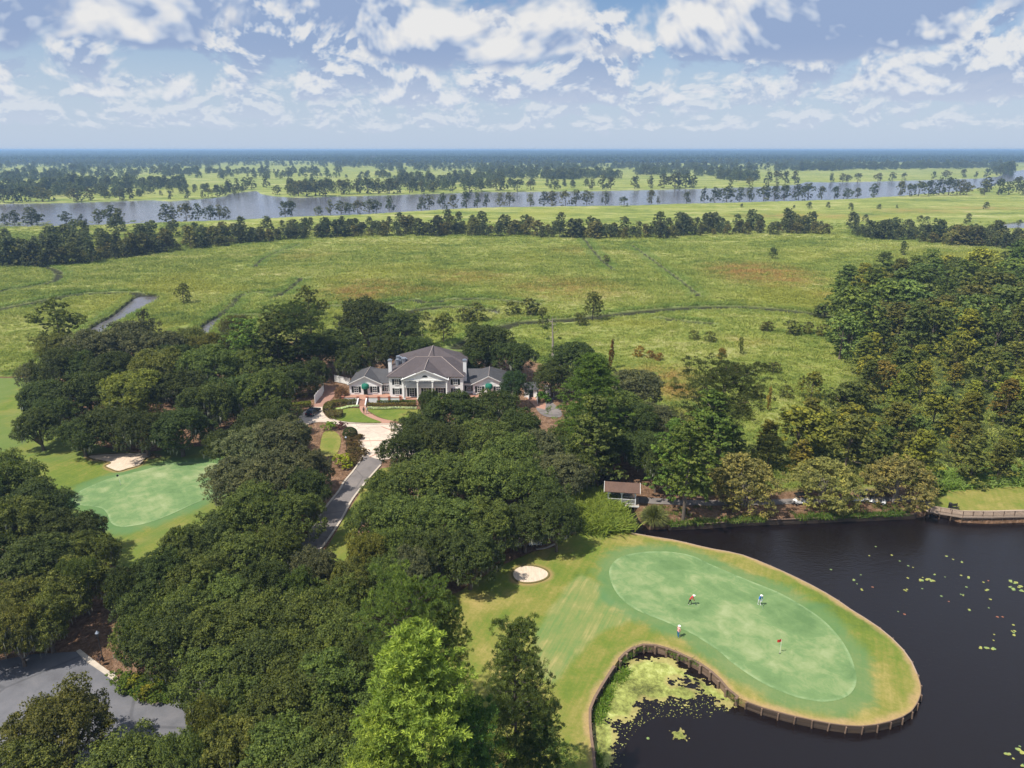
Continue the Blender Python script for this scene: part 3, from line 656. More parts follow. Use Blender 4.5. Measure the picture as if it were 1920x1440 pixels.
for cx in (-5.5, 5.5): MB().box(cx - .22, cx + .22, -0.16, -0.003, F0, 6.2).build('pilaster', M_trim, house)
MB().box(-5.3, 5.3, -1.1, -0.1, 3.75, 3.95).box(-5.3, 5.3, -1.12, -1.04, 4.72, 4.80).build('balcony', M_trim, house)
bl = MB()
for k in range(52): x = -5.2 + k * 0.204; bl.box(x - .05, x + .05, -1.10, -1.06, 3.95, 4.72)
bl.build('balustrade', M_trim, house)['kind'] = 'stuff'
for x in (-3.6, 0, 3.6):
    window(house, x, 0, F0 + .15, 1.2, 2.15, True, (2, 4)); window(house, x, 0, 5.05, 1.1, .75, False, (2, 1))
for x in (-7.3, 7.3):
    window(house, x, 0, F0 + .75, 1.0, 1.5); window(house, x, 0, 4.25, 1.0, 1.4)
for x in (-9.35, 9.5):
    q = MB(); q.box(x - .42, x + .42, 3.2, 4.1, 0, 9.4); q.build('chimney', M_white, house)
    MB().box(x - .52, x + .52, 3.1, 4.2, 9.4, 9.62).box(x - .3, x + .3, 3.3, 4.0, 9.62, 9.8).build('chimney_cap', M_steel, house)
for (x, y, z, r, m) in ((-7.9, 6.6, 8.2, .5, M_steel), (-6.4, 7.2, 8.35, .7, M_steel), (-8.0, 8.2, 8.6, .5, M_steel)):
    MB().tube([(x, y, z - 1.4), (x, y, z + .5)], r * .8, 12).tube([(x, y, z + .5), (x, y, z + .75)], r, 12).box(x - .7, x + .7, y + .7, y + 1.5, z - .9, z + .2).build('roof_vent', m, house)
def wing(sx):
    """side wing: sx = -1 left, +1 right"""
    gc = sx * 15.6; W = 4.05; y0, y1 = 1.85, 13.0; ze_, zr_ = 3.9, 6.0
    MB().box(gc - W, gc + W, y0, y1, 0, 3.85).build('wall', M_white, house)
    x0, x1 = sorted((sx * HW + sx * .01, gc - sx * W - sx * .01)); MB().box(x0, x1, y0 + 1, y1 - 1, 0, 3.85).build('wall', M_white, house)
    MB().add([(gc - W, y0 + .02, 3.85), (gc + W, y0 + .02, 3.85), (gc, y0 + .02, zr_ - .3), (gc - W, y0 + .3, 3.85), (gc + W, y0 + .3, 3.85), (gc, y0 + .3, zr_ - .3)], [(0, 1, 2), (5, 4, 3), (1, 4, 5, 2), (2, 5, 3, 0)]).build('gable', M_white, house)
    b = MB(); gable_roof(b, gc - W, gc + W, y0, y1, ze_, zr_, .4, 3.2); b.build('roof', M_roofg, house)
    a, c = sorted((sx * (HW + .02), gc)); zc = 5.85; ym = y0 + 6.6
    v = [(a, y0 + .6, 3.86), (c, y0 + .6, 3.86), (c, ym, zc), (a, ym, zc), (c, y1 + .1, 3.86), (a, y1 + .1, 3.86)]
    MB().add(v + [(p[0], p[1], 3.75) for p in v], [(0, 1, 2, 3), (3, 2, 4, 5), (6, 7, 1, 0), (9, 3, 0, 6), (9, 11, 5, 3), (7, 8, 2, 1), (8, 10, 4, 2), (11, 10, 4, 5)]).build('roof', M_roofg, house)
    MB().tube([(gc, y0 - .4, zr_ + .04), (gc, y1 - 3.2, zr_ + .04)], .07, 5).build('ridge_cap', M_ridge, house)
    for s in (-1, 1):
        q = MB(); xo = gc + s * (W + .42)
        q.add([(xo, y0 - .42, 3.58), (gc, y0 - .42, zr_ - .22), (gc, y0 - .42, zr_ - .02), (xo, y0 - .42, 3.80), (xo, y0 - .38, 3.58), (gc, y0 - .38, zr_ - .22), (gc, y0 - .38, zr_ - .02), (xo, y0 - .38, 3.80)], [(0, 1, 2, 3), (7, 6, 5, 4), (0, 4, 5, 1), (3, 2, 6, 7), (0, 3, 7, 4), (1, 5, 6, 2)])
        q.build('barge_board', M_trim, house)
    window(house, gc - 2.35, y0, F0 + .55, 1.0, 1.6); window(house, gc + 2.35, y0, F0 + .55, 1.0, 1.6)
    window(house, sx * 10.5, y0 + 1, F0 + .6, 0.95, 1.5)
    MB().box(gc - .28, gc + .28, y0 - .05, y0 + .02, 4.35, 4.95).build('louvre', M_trim, house)
    dr = MB().box(gc - .5, gc + .5, y0 - .05, y0 - .003, F0, F0 + 2.05).build('door', M_shut, house); MB().box(gc + .33, gc + .39, y0 - .10, y0 - .055, F0 + 1, F0 + 1.15).build('handle', M_steel, dr)
    q = MB(); n, m_ = 10, 5          # dome awning: quarter ball over the door
    vs = [(gc + .95 * math.cos(math.pi * i / n), y0 - .01 - 1.0 * math.sin(math.pi * i / n) * math.cos(math.pi / 2 * j / m_), F0 + 2.0 + 1.0 * math.sin(math.pi / 2 * j / m_) * math.sin(math.pi * i / n) ** .5) for j in range(m_ + 1) for i in range(n + 1)]
    q.add(vs, [(j * (n + 1) + i, j * (n + 1) + i + 1, (j + 1) * (n + 1) + i + 1, (j + 1) * (n + 1) + i) for j in range(m_) for i in range(n)])
    q.add([(gc + .95 * math.cos(math.pi * i / n), y0 - .01 - 1.0 * math.sin(math.pi * i / n), F0 + 2.0 - zz) for zz in (0, .28) for i in range(n + 1)], [(i, i + 1, n + 2 + i, n + 1 + i) for i in range(n)])
    q.build('awning', M_awn, house)
wing(-1); wing(1)
# raised brick terrace with balustrade piers and steps
TX0, TX1, TY = -20.6, -2.0, -2.0
MB().box(TX0, 20.0, TY, 2.8, 0, F0 - .02).build('terrace', M_walk, house)
tw = MB(); gaps = [(-16.6, -14.7)]
for a, c in ((TX0, -16.6), (-14.7, -6.2), (6.2, 20.0)):
    MB().box(a, c, TY - .25, TY - .004, 0, F0 + .55).build('parapet', M_trim, house)
for a, c in ((TX0, -16.6), (-14.7, -6.2), (6.2, 20.0)): MB().box(a, c, TY - .30, TY + .05, F0 + .553, F0 + .66).build('coping', M_walk, house)
for x in (-20.5, -16.75, -14.5, -11.6, -9.0, -6.2, 6.2, 9, 12, 15): MB().box(x - .26, x + .26, TY - .34, TY + .12, 0, F0 + .82).box(x - .32, x + .32, TY - .4, TY + .18, F0 + .82, F0 + .92).build('pier', M_brick, house)
for k in range(6): MB().box(-16.5, -14.75, TY - .35 * (k + 1) - .25, TY - .35 * k - .25, 0.002, F0 - .02 - .16 * (k + 1)).build('step', M_walk, house)
for x in (-16.65, -14.6): MB().add([(x - .12, TY - .26, 0), (x - .12, TY - 2.4, 0), (x - .12, TY - 2.4, .55), (x - .12, TY - .26, 1.55), (x + .12, TY - .26, 0), (x + .12, TY - 2.4, 0), (x + .12, TY - 2.4, .55), (x + .12, TY - .26, 1.55)], [(0, 1, 2, 3), (7, 6, 5, 4), (0, 4, 5, 1), (1, 5, 6, 2), (2, 6, 7, 3), (3, 7, 4, 0)]).build('stair_wall', M_trim, house)
for k in range(4):
    x = -5.2 + k * .01; MB().box(-6.1, 6.1, TY - .35 * (k + 1), TY - .35 * k, 0.002, F0 - .02 - .24 * (k + 1)).build('step', M_walk, house)

# white wall panels beside the side drive, service fences
def panel_fence(pts, h, label, mat=M_trim, step=1.6, zc=0.0, name='panel_fence', cat='fence'):
    r = empty(name, (*pts[0], 0)); tag(r, label, cat); o0 = Vector(pts[0])
    for i in range(len(pts) - 1):
        a, c = Vector(pts[i]), Vector(pts[i + 1]); n = max(1, round((c - a).length / step))
        for k in range(n):
            p, q = a.lerp(c, k / n) - o0, a.lerp(c, (k + 1) / n) - o0; d = q - p
            MB().obox(p, (1, 0), .14, .14, 0, h + .12).build('post', mat, r)
            MB().obox((p + q) / 2, d, d.length - .16, .05, .08, h).build('panel', mat, r)
    p = Vector(pts[-1]) - o0; MB().obox(p, (1, 0), .14, .14, 0, h + .12).build('post', mat, r)
    return r
panel_fence(GP([(591, 757), (597, 749), (604, 742), (607, 734)]), 2.2, 'tall white fence curving beside the shaded side drive left of the clubhouse')
panel_fence(GP([(628, 716), (644, 719), (656, 722)]), 1.9, 'white fence behind the left wing of the clubhouse')
panel_fence(GP([(982, 730), (988, 742), (992, 750)]), 1.7, 'white fence on the left edge of the brick ramp right of the clubhouse')
panel_fence(GP([(1004, 735), (1006, 748), (1008, 757)]), 1.5, 'white fence on the right edge of the brick ramp by the round green shrub')
shed = empty('shed', (*G(996, 745), 0)); tag(shed, 'small grey roofed shed beyond the brick ramp right of the clubhouse', 'shed')
MB().box(-1.7, 1.7, 0, 4, 0, 2.1).build('wall', M_white, shed)
MB().add([(-2, -.3, 2.1), (2, -.3, 2.1), (2, 4.3, 2.7), (-2, 4.3, 2.7), (-2, -.3, 2.0), (2, -.3, 2.0), (2, 4.3, 2.6), (-2, 4.3, 2.6)], [(0, 1, 2, 3), (7, 6, 5, 4), (0, 4, 5, 1), (1, 5, 6, 2), (2, 6, 7, 3), (3, 7, 4, 0)]).build('roof', M_roofg, shed)
MB().box(-.5, .5, -.05, -.003, 0, 1.9).build('door', M_shut, shed)

# ------------------------------------------------------------------ timber bulkhead round the peninsula
def resample(line, step):
    P = [Vector(p) for p in line]; out = [P[0].copy()]; acc = 0.0
    for a, c in zip(P, P[1:]):
        L = (c - a).length
        while acc + L >= step:
            k = (step - acc) / L; a = a.lerp(c, k); L = (c - a).length; out.append(a.copy()); acc = 0.0
        acc += L
    return out
def bulkhead(line, step, label, z0, zt, normal_sign=1, mp=M_timberd, mb=M_timberd, capm=M_timberl, rows=3, postw=.22, capw=.3):
    pts = resample(line, step); r = empty('bulkhead', (pts[0].x, pts[0].y, 0)); tag(r, label, 'bulkhead'); o0 = pts[0]
    base = MB().box(-.5, .5, -.04, .04, 0, 1).build('board', mb, r); bme = base.data; COL.objects.unlink(base); bpy.data.objects.remove(base)
    for i, (a, c) in enumerate(zip(pts, pts[1:])):
        d = c - a; n = Vector((-d.y, d.x)).normalized() * normal_sign; mid = (a + c) / 2 - o0 + n * .05
        hh = (zt - z0) / rows
        for k in range(rows):
            o = link('board', bme, r); j = random.uniform(-.02, .03)
            o.location = (mid.x + n.x * j, mid.y + n.y * j, z0 + hh * k + .012); o.scale = (d.length - .01, 1, hh - .03); o.rotation_euler = (random.uniform(-.03, .03), 0, math.atan2(d.y, d.x))
    pm = MB().tube([(0, 0, z0 - .2), (0, 0, zt + .1)], postw / 2, 7).build('post', mp, r); pme = pm.data; bpy.data.objects.remove(pm)
    for i, a in enumerate(pts):
        c = pts[min(i + 1, len(pts) - 1)]; b_ = pts[max(i - 1, 0)]; d = (c - b_).normalized(); n = Vector((-d.y, d.x)) * normal_sign
        o = link('post', pme, r); q = a - o0 + n * (.10 + postw / 2); o.location = (q.x, q.y, random.uniform(-.14, .05)); o.rotation_euler = (random.uniform(-.05, .05), random.uniform(-.05, .05), random.random() * 6)
    b = MB(); L = [p - o0 for p in pts]
    for i in range(len(L) - 1):
        d = L[i + 1] - L[i]; b.obox((L[i] + L[i + 1]) / 2, d, d.length + .02, capw, zt + .0 + .004 * (i % 2), zt + .10 + .004 * (i % 2))
    b.build('cap_rail', capm, r)
    return r, pts
k_cove = next(i for i, p in enumerate(wall_line) if dist_line(np.array([p[0]]), np.array([p[1]]), [G(1160, 1237)])[0] < .6) if False else 0
cum = wall_line
i0 = 4 * wall_px.index((1160, 1237)); i1 = 4 * wall_px.index((1397, 1313)) if (1397, 1313) in wall_px else 4 * wall_px.index((1400, 1314)); i2 = 4 * wall_px.index((1719, 1263))
bulkhead(wall_line[:i0 + 1], 2.0, 'low earth stained bulkhead along the west side of the cove beside the duckweed', LAKE_Z - .1, -.06, -1, M_timberd, M_timberd, M_timber)
bulkhead(wall_line[i0:i1 + 1], 1.55, 'brown timber bulkhead with thick leaning posts curving round the head of the duckweed cove', LAKE_Z - .1, -.04, -1, M_timber, M_timber, M_timber, 3, .34)
bulkhead(wall_line[i1:i2 + 1], 1.75, 'dark timber bulkhead with pale posts under the near edge of the peninsula green', LAKE_Z - .1, -.12, -1, M_timber, M_timberd, M_timber, 3, .18, .2)
bulkhead(wall_line[i2:], 2.2, 'pale capped bulkhead along the far side of the peninsula green', LAKE_Z - .1, -.08, -1, M_timberd, M_timberd, M_timberl, 3, .18, .16)
bulkhead(north_line[:7], 2.2, 'dark bulkhead with thin pale cap under the three brownish crape myrtles', LAKE_Z - .1, GOLF_Z, 1, M_timberd, M_timberd, M_timber, 3, .2, .16)

# ------------------------------------------------------------------ boardwalk on the far shore
bw = GP([(1736, 957), (1742, 959), (1804, 969), (1860, 969.5), (1920, 968), (2050, 966), (2150, 965)]); bw0 = Vector(bw[0])
br = empty('boardwalk', (*bw[0], 0)); tag(br, 'weathered timber boardwalk with slatted railing at the edge of the far lawn', 'boardwalk')
for a, c in zip(bw, bw[1:]):
    a, c = Vector(a) - bw0, Vector(c) - bw0; d = c - a; n = Vector((-d.y, d.x)).normalized(); L = d.length; m_ = max(1, int(L / .3))
    pk = MB().box(-.14, .14, -1.1, 1.1, 0, .05).build('plank', M_timberl, br); pme = pk.data; bpy.data.objects.remove(pk)
    for k in range(m_):
        q = a.lerp(c, (k + .5) / m_) + n * .9; o = link('plank', pme, br, (q.x, q.y, .12 + random.uniform(-.01, .01))); o.rotation_euler[2] = math.atan2(d.y, d.x)
    MB().obox((a + c) / 2 - n * .22, d, L, .09, -.1, .165).build('joist', M_timberl, br)
    MB().obox((a + c) / 2 - n * .12, d, L, .16, 1.14, 1.21).build('rail', M_timberl, br)
    MB().obox((a + c) / 2 - n * .12, d, L, .06, .26, .34).build('rail', M_timberl, br)
    sl = MB()
    for k in range(int(L / .16)): q = a + d * ((k + .5) * .16 / L) - n * .12; sl.obox(q, d, .05, .035, .34, 1.14)
    sl.build('baluster', M_timber, br)['kind'] = 'stuff'
    for k in range(max(1, round(L / 1.9))):
        q = a + d * (k / max(1, round(L / 1.9))) - n * .12; MB().obox(q, d, .11, .11, LAKE_Z - .4, 1.13).build('post', M_timber, br)

# ------------------------------------------------------------------ covered bridge over the creek
cb = empty('covered_bridge', (*G(1165, 941), 0), R(-8)); tag(cb, 'small white railed covered bridge with brown shingle roof over the creek mouth', 'covered bridge')
bwid, bdep, fz, ez, rz_ = 5.0, 2.6, 0.25, 2.75, 3.9
dk = MB()
for k in range(20): MB().box(-bwid / 2 - .6 + k * .31, -bwid / 2 - .6 + k * .31 + .28, -bdep / 2 - .1, bdep / 2 + .1, fz - .07, fz).build('plank', M_timberl, cb)
MB().box(-3.1, 3.1, -bdep / 2 - .16, -bdep / 2 - .04, fz - .38, fz - .075).box(-3.1, 3.1, bdep / 2 + .04, bdep / 2 + .16, fz - .38, fz - .075).build('beam', M_trim, cb)
for x in (-2.4, 0, 2.4):
    for y in (-bdep / 2, bdep / 2):
        MB().box(x - .08, x + .08, y - .08, y + .08, fz, ez).build('post', M_trim, cb)
        MB().tube([(x, y, LAKE_Z - .6), (x, y, fz - .08)], .13, 8).build('pile', M_timberd, cb)
for y in (-bdep / 2, bdep / 2):
    for x0_, x1_ in ((-2.32, -.08), (.08, 2.32)):
        MB().box(x0_, x1_, y - .05, y + .05, fz + .95, fz + 1.04).build('rail', M_trim, cb); MB().box(x0_, x1_, y - .04, y + .04, fz + .12, fz + .2).build('rail', M_trim, cb)
        b = MB()
        for k in range(15): x = x0_ + .12 + k * .143; b.box(x - .02, x + .02, y - .02, y + .02, fz + .2, fz + .95)
        b.build('baluster', M_trim, cb)['kind'] = 'stuff'
        a = MB(); n = 10; xm = (x0_ + x1_) / 2; hw = (x1_ - x0_) / 2
        up = [(x0_, ez), (x1_, ez)]; arc = [(xm + hw * math.cos(math.pi * i / n), ez - .75 + .6 * math.sin(math.pi * i / n)) for i in range(n + 1)]
        for i in range(n):
            (xa, za), (xb, zb) = arc[i], arc[i + 1]
            a.add([(xa, y - .04, za), (xb, y - .04, zb), (xb, y - .04, ez), (xa, y - .04, ez), (xa, y + .04, za), (xb, y + .04, zb), (xb, y + .04, ez), (xa, y + .04, ez)], [(0, 1, 2, 3), (7, 6, 5, 4), (0, 4, 5, 1), (3, 2, 6, 7)])
        a.build('arch_brace', M_trim, cb)
MB().box(-2.6, 2.6, -bdep / 2 - .1, -bdep / 2 + .1, ez, ez + .16).box(-2.6, 2.6, bdep / 2 - .1, bdep / 2 + .1, ez, ez + .16).build('beam', M_trim, cb)
q = MB(); X_, Y_ = 3.1, bdep / 2 + .55
v = [(-X_, -Y_, ez + .05), (X_, -Y_, ez + .05), (X_, 0, rz_), (-X_, 0, rz_), (X_, Y_, ez + .05), (-X_, Y_, ez + .05)]; v += [(a, b_, c - .1) for a, b_, c in v]
q.add(v, [(0, 1, 2, 3), (3, 2, 4, 5), (9, 8, 7, 6), (11, 10, 8, 9), (0, 6, 7, 1), (4, 10, 11, 5), (1, 7, 8, 2), (2, 8, 10, 4), (0, 3, 9, 6), (3, 5, 11, 9)])
q.build('roof', M_roofb, cb)
for s in (-1, 1):
    q = MB(); x = s * (X_ + .02)
    for sy in (-1, 1): q.add([(x, sy * (Y_ + .03), ez - .13), (x, 0, rz_ - .17), (x, 0, rz_ + .05), (x, sy * (Y_ + .03), ez + .08), (x + s * .05, sy * (Y_ + .03), ez - .13), (x + s * .05, 0, rz_ - .17), (x + s * .05, 0, rz_ + .05), (x + s * .05, sy * (Y_ + .03), ez + .08)], [(0, 1, 2, 3), (7, 6, 5, 4), (0, 4, 5, 1), (3, 2, 6, 7), (0, 3, 7, 4)])
    q.build('barge_board', M_trim, cb)

# ------------------------------------------------------------------ lamp posts, flags, small fittings
def lamp(px, py, h, label):
    r = empty('street_lamp', (*G(px, py), 0)); tag(r, label, 'street lamp', 'lamp posts by the drives')
    MB().tube([(0, 0, 0), (0, 0, .5), (0, 0, .55), (0, 0, h - .5)], [.13, .10, .07, .05], 8).build('post', M_black, r)
    MB().tube([(0, 0, h - .5), (0, 0, h - .45), (0, 0, h)], [.08, .12, .19], 8).build('lamp_shade', M_glass, r)
    MB().tube([(0, 0, h), (0, 0, h + .08), (0, 0, h + .3)], [.26, .20, .03], 8).build('cap', M_steel, r)
lamp(193.5, 1239, 4.1, 'black lamp post on the bare litter beside the lower left road')
lamp(651, 853, 3.9, 'black lamp post between the round lawn and the rows of azaleas')
def flagpole(px, py, col, label, h=2.15):
    r = empty('flagstick', (*G(px, py), 0.03)); tag(r, label, 'golf flag')
    MB().tube([(0, 0, 0), (0, 0, h)], .018, 6).build('pole', plain('white_pole', (.8, .8, .75), .4, .02), r)
    n = 6; vs = []
    for i in range(n + 1):
        for z in (h - .42, h - .02): vs.append((-.0 - .5 * i / n, .05 * math.sin(i * 1.3), z - .10 * i / n))
    vs += [(a, b_ + .006, c) for a, b_, c in vs]; m_ = 2 * (n + 1)
    fs = [(2 * i, 2 * i + 1, 2 * i + 3, 2 * i + 2) for i in range(n)] + [(m_ + 2 * i + 2, m_ + 2 * i + 3, m_ + 2 * i + 1, m_ + 2 * i) for i in range(n)]
    MB().add(vs, fs).build('flag', plain('flag_cloth', col, .8, .05), r, recalc=False)
    MB().tube([(0, 0, -.01), (0, 0, .012)], .11, 12).build('cup', M_black, r)
flagpole(1462, 1225.5, (.45, .03, .02), 'white flagstick with small red flag on the large peninsula green')
flagpole(226, 909, (.02, .02, .03), 'thin flagstick with dark flag on the left putting green')
mb = empty('box_on_post', (*G(188.5, 1247), 0)); tag(mb, 'small dark box on a short post beside the lower left lamp post', 'mailbox')  # mailbox-like fixture: a dark box on a short post
MB().tube([(0, 0, 0), (0, 0, .75)], .05, 6).build('post', M_black, mb); MB().box(-.24, .24, -.18, .18, .75, 1.15).build('box', plain('dark_box', (.07, .04, .03), .6, .2, 4), mb); MB().tube([(0, 0, 1.15), (0, 0, 1.4)], [.1, .04], 6).build('cap', M_black, mb)
mn = empty('manhole', (*G(211.5, 1264), .005)); tag(mn, 'pale concrete manhole ring at the lower left kerb', 'manhole cover')
MB().tube([(0, 0, 0), (0, 0, .06)], .36, 16).build('ring', M_curb, mn); MB().tube([(.05, 0, .06), (.05, 0, .075)], .2, 12).build('cover', M_black, mn)
bn = empty('bench', (*G(1788, 956), 0), R(8)); tag(bn, 'dark slatted bench facing the lake on the far lawn by the boardwalk', 'bench')
for k in range(4): MB().box(-.85, .85, -.25 + k * .13, -.14 + k * .13, .42, .46).build('slat', M_black, bn)
for k in range(4): MB().box(-.85, .85, .30, .34, .55 + k * .13, .65 + k * .13).build('slat', M_black, bn)
for x in (-.8, .8): MB().box(x - .04, x + .04, -.27, .36, .36, .415).box(x - .04, x + .04, -.26, -.18, 0, .36).box(x - .04, x + .04, .345, .41, 0, 1.08).box(x - .04, x + .04, -.27, .33, .62, .67).build('leg', M_black, bn)
pl = empty('rubbish_bin', (*G(1781, 951), 0)); tag(pl, 'dark rubbish bin next to the bench on the far lawn', 'bin')  # a lidded rubbish bin beside the bench
MB().tube([(0, 0, 0), (0, 0, .8)], [.24, .3], 10).build('body', M_black, pl); MB().tube([(0, 0, .8), (0, 0, .9)], [.32, .12], 10).build('lid', M_black, pl)

# ------------------------------------------------------------------ vehicles
def wheel(parent, x, y, r, w=.2, rimr=.6):
    t_ = MB().tube([(x, y - w / 2, r), (x, y + w / 2, r)], r, 14).build('wheel', plain('tyre', (.02, .02, .02), .9, .1), parent) if 'tyre' not in bpy.data.materials else MB().tube([(x, y - w / 2, r), (x, y + w / 2, r)], r, 14).build('wheel', bpy.data.materials['tyre'], parent)
    MB().tube([(x, y - w / 2 - .01, r), (x, y + w / 2 + .01, r)], r * rimr, 10).build('rim', M_steel, t_)
def prof(b, prof_pts, y0, y1, inset_top=0.0, mi=0):
    n = len(prof_pts); zt = max(p[1] for p in prof_pts); zb = min(p[1] for p in prof_pts)
    f = lambda z: inset_top * (z - zb) / (zt - zb)
    v = [(x, y0 + f(z), z) for x, z in prof_pts] + [(x, y1 - f(z), z) for x, z in prof_pts]
    b.add(v, [tuple(range(n)), tuple(range(2 * n - 1, n - 1, -1))] + [(i, n + i, n + (i + 1) % n, (i + 1) % n) for i in range(n)], mi)
car = empty('parked_car', (*G(587.5, 776), .03), R(78)); tag(car, 'dark blue black car parked at the left end of the circular drive', 'car')
M_car = material('navy_car_paint', lambda t: bsdf(t, t.mix(t.noise(t.pos(), 2, 2), (.010, .012, .025, 1), (.02, .024, .045, 1)), .22, .6))
b = MB(); prof(b, [(-2.3, .35), (-2.35, .7), (-2.25, .95), (-1.3, 1.0), (1.1, 1.02), (2.1, .85), (2.3, .65), (2.3, .35)], -.92, .92, .06); b.build('body', M_car, car)
b = MB(); prof(b, [(-2.1, 1.0), (-1.7, 1.42), (-.9, 1.58), (.2, 1.56), (1.15, 1.03)], -.82, .82, .16); b.build('window', M_glass, car)
b = MB(); prof(b, [(-1.65, 1.44), (-.9, 1.60), (.2, 1.58), (.45, 1.46), (.2, 1.54), (-.9, 1.56)], -.70, .70); b.build('roof', M_car, car)
for x in (-1.4, 1.42):
    for y in (-.86, .86): wheel(car, x, y, .34)
for y in (-.65, .65): MB().box(2.25, 2.32, y - .2, y + .2, .62, .78).build('headlight', M_trim, car); MB().box(-2.36, -2.28, y - .18, y + .18, .72, .9).build('taillight', plain('red_lens', (.35, .01, .01), .3, .02), car)
M_cart = plain('white_cart_body', (.78, .78, .78), .35, .03, 1, .5)
M_seat = plain('beige_vinyl', (.45, .38, .28), .6, .05)
def cart(px, py, rz, label, bags=True, roof=M_black):
    r = empty('golf_cart', (*G(px, py), .02), R(rz)); tag(r, label, 'golf cart', 'parked golf carts')
    b = MB(); prof(b, [(-1.15, .3), (-1.2, .62), (-.75, .78), (-.15, .74), (-.1, .36), (.55, .34), (.7, .78), (1.0, .74), (1.2, .5), (1.2, .3)], -.56, .56, .05); b.build('body', M_cart, r)
    MB().box(-.68, -.16, -.52, .52, .76, .9).build('seat', M_seat, r); MB().box(-.8, -.68, -.52, .52, .86, 1.28).build('backrest', M_seat, r)
    for x, xt in ((-.95, -.85), (.85, .62)):
        for y in (-.5, .5): MB().tube([(x, y, .7), (xt, y, 1.82)], .022, 6).build('roof_post', M_black, r)
    b = MB(); prof(b, [(-1.1, 1.80), (-1.08, 1.88), (-.6, 1.93), (.5, 1.93), (.85, 1.88), (.88, 1.80)], -.6, .6, .04); b.build('roof', roof, r)
    MB().add([(.84, -.5, .80), (.84, .5, .80), (.63, .5, 1.79), (.63, -.5, 1.79), (.87, -.5, .80), (.87, .5, .80), (.66, .5, 1.79), (.66, -.5, 1.79)], [(0, 1, 2, 3), (7, 6, 5, 4), (0, 4, 5, 1), (3, 2, 6, 7), (0, 3, 7, 4), (1, 5, 6, 2)]).build('windshield', M_glass, r)
    MB().tube([(.6, .25, .78), (.42, .25, 1.02)], .02, 6).tube([(.42 + .01, .25, 1.0), (.40, .25, 1.05)], .17, 12).build('steering_wheel', M_black, r)
    for x in (-.8, .82):
        for y in (-.52, .52): wheel(r, x, y, .23, .18)
    for y in (-.35, .35): MB().box(1.17, 1.225, y - .1, y + .1, .5, .62).build('headlight', M_trim, r)
    if bags:
        for y in (-.25, .25):
            g = MB().tube([(-1.22, y, .5), (-1.32, y, 1.35)], [.13, .15], 8).build('golf_bag', M_black, r)
            q = MB()
            for k in range(4): q.tube([(-1.32, y + (k - 1.5) * .05, 1.3), (-1.36, y + (k - 1.5) * .07, 1.62)], .012, 4)
            q.build('club', M_steel, g)
    return r
cart(973, 1024, 12, 'golf cart under the oaks, the one farther left by the round bunker path')
cart(1004, 1021, 12, 'golf cart under the oaks at the end of the path nearest the cove green')
cart(1500, 944, 8, 'golf cart parked left of the middle brownish crape myrtle', False)
cart(1609, 940, 5, 'golf cart in the gap between the two right crape myrtles, leftmost of its row', False)
cart(1631, 941, -28, 'golf cart with a golfer standing behind it by the right crape myrtle')
cart(1646, 943, -28, 'golf cart nearest the right crape myrtle, last of its row')

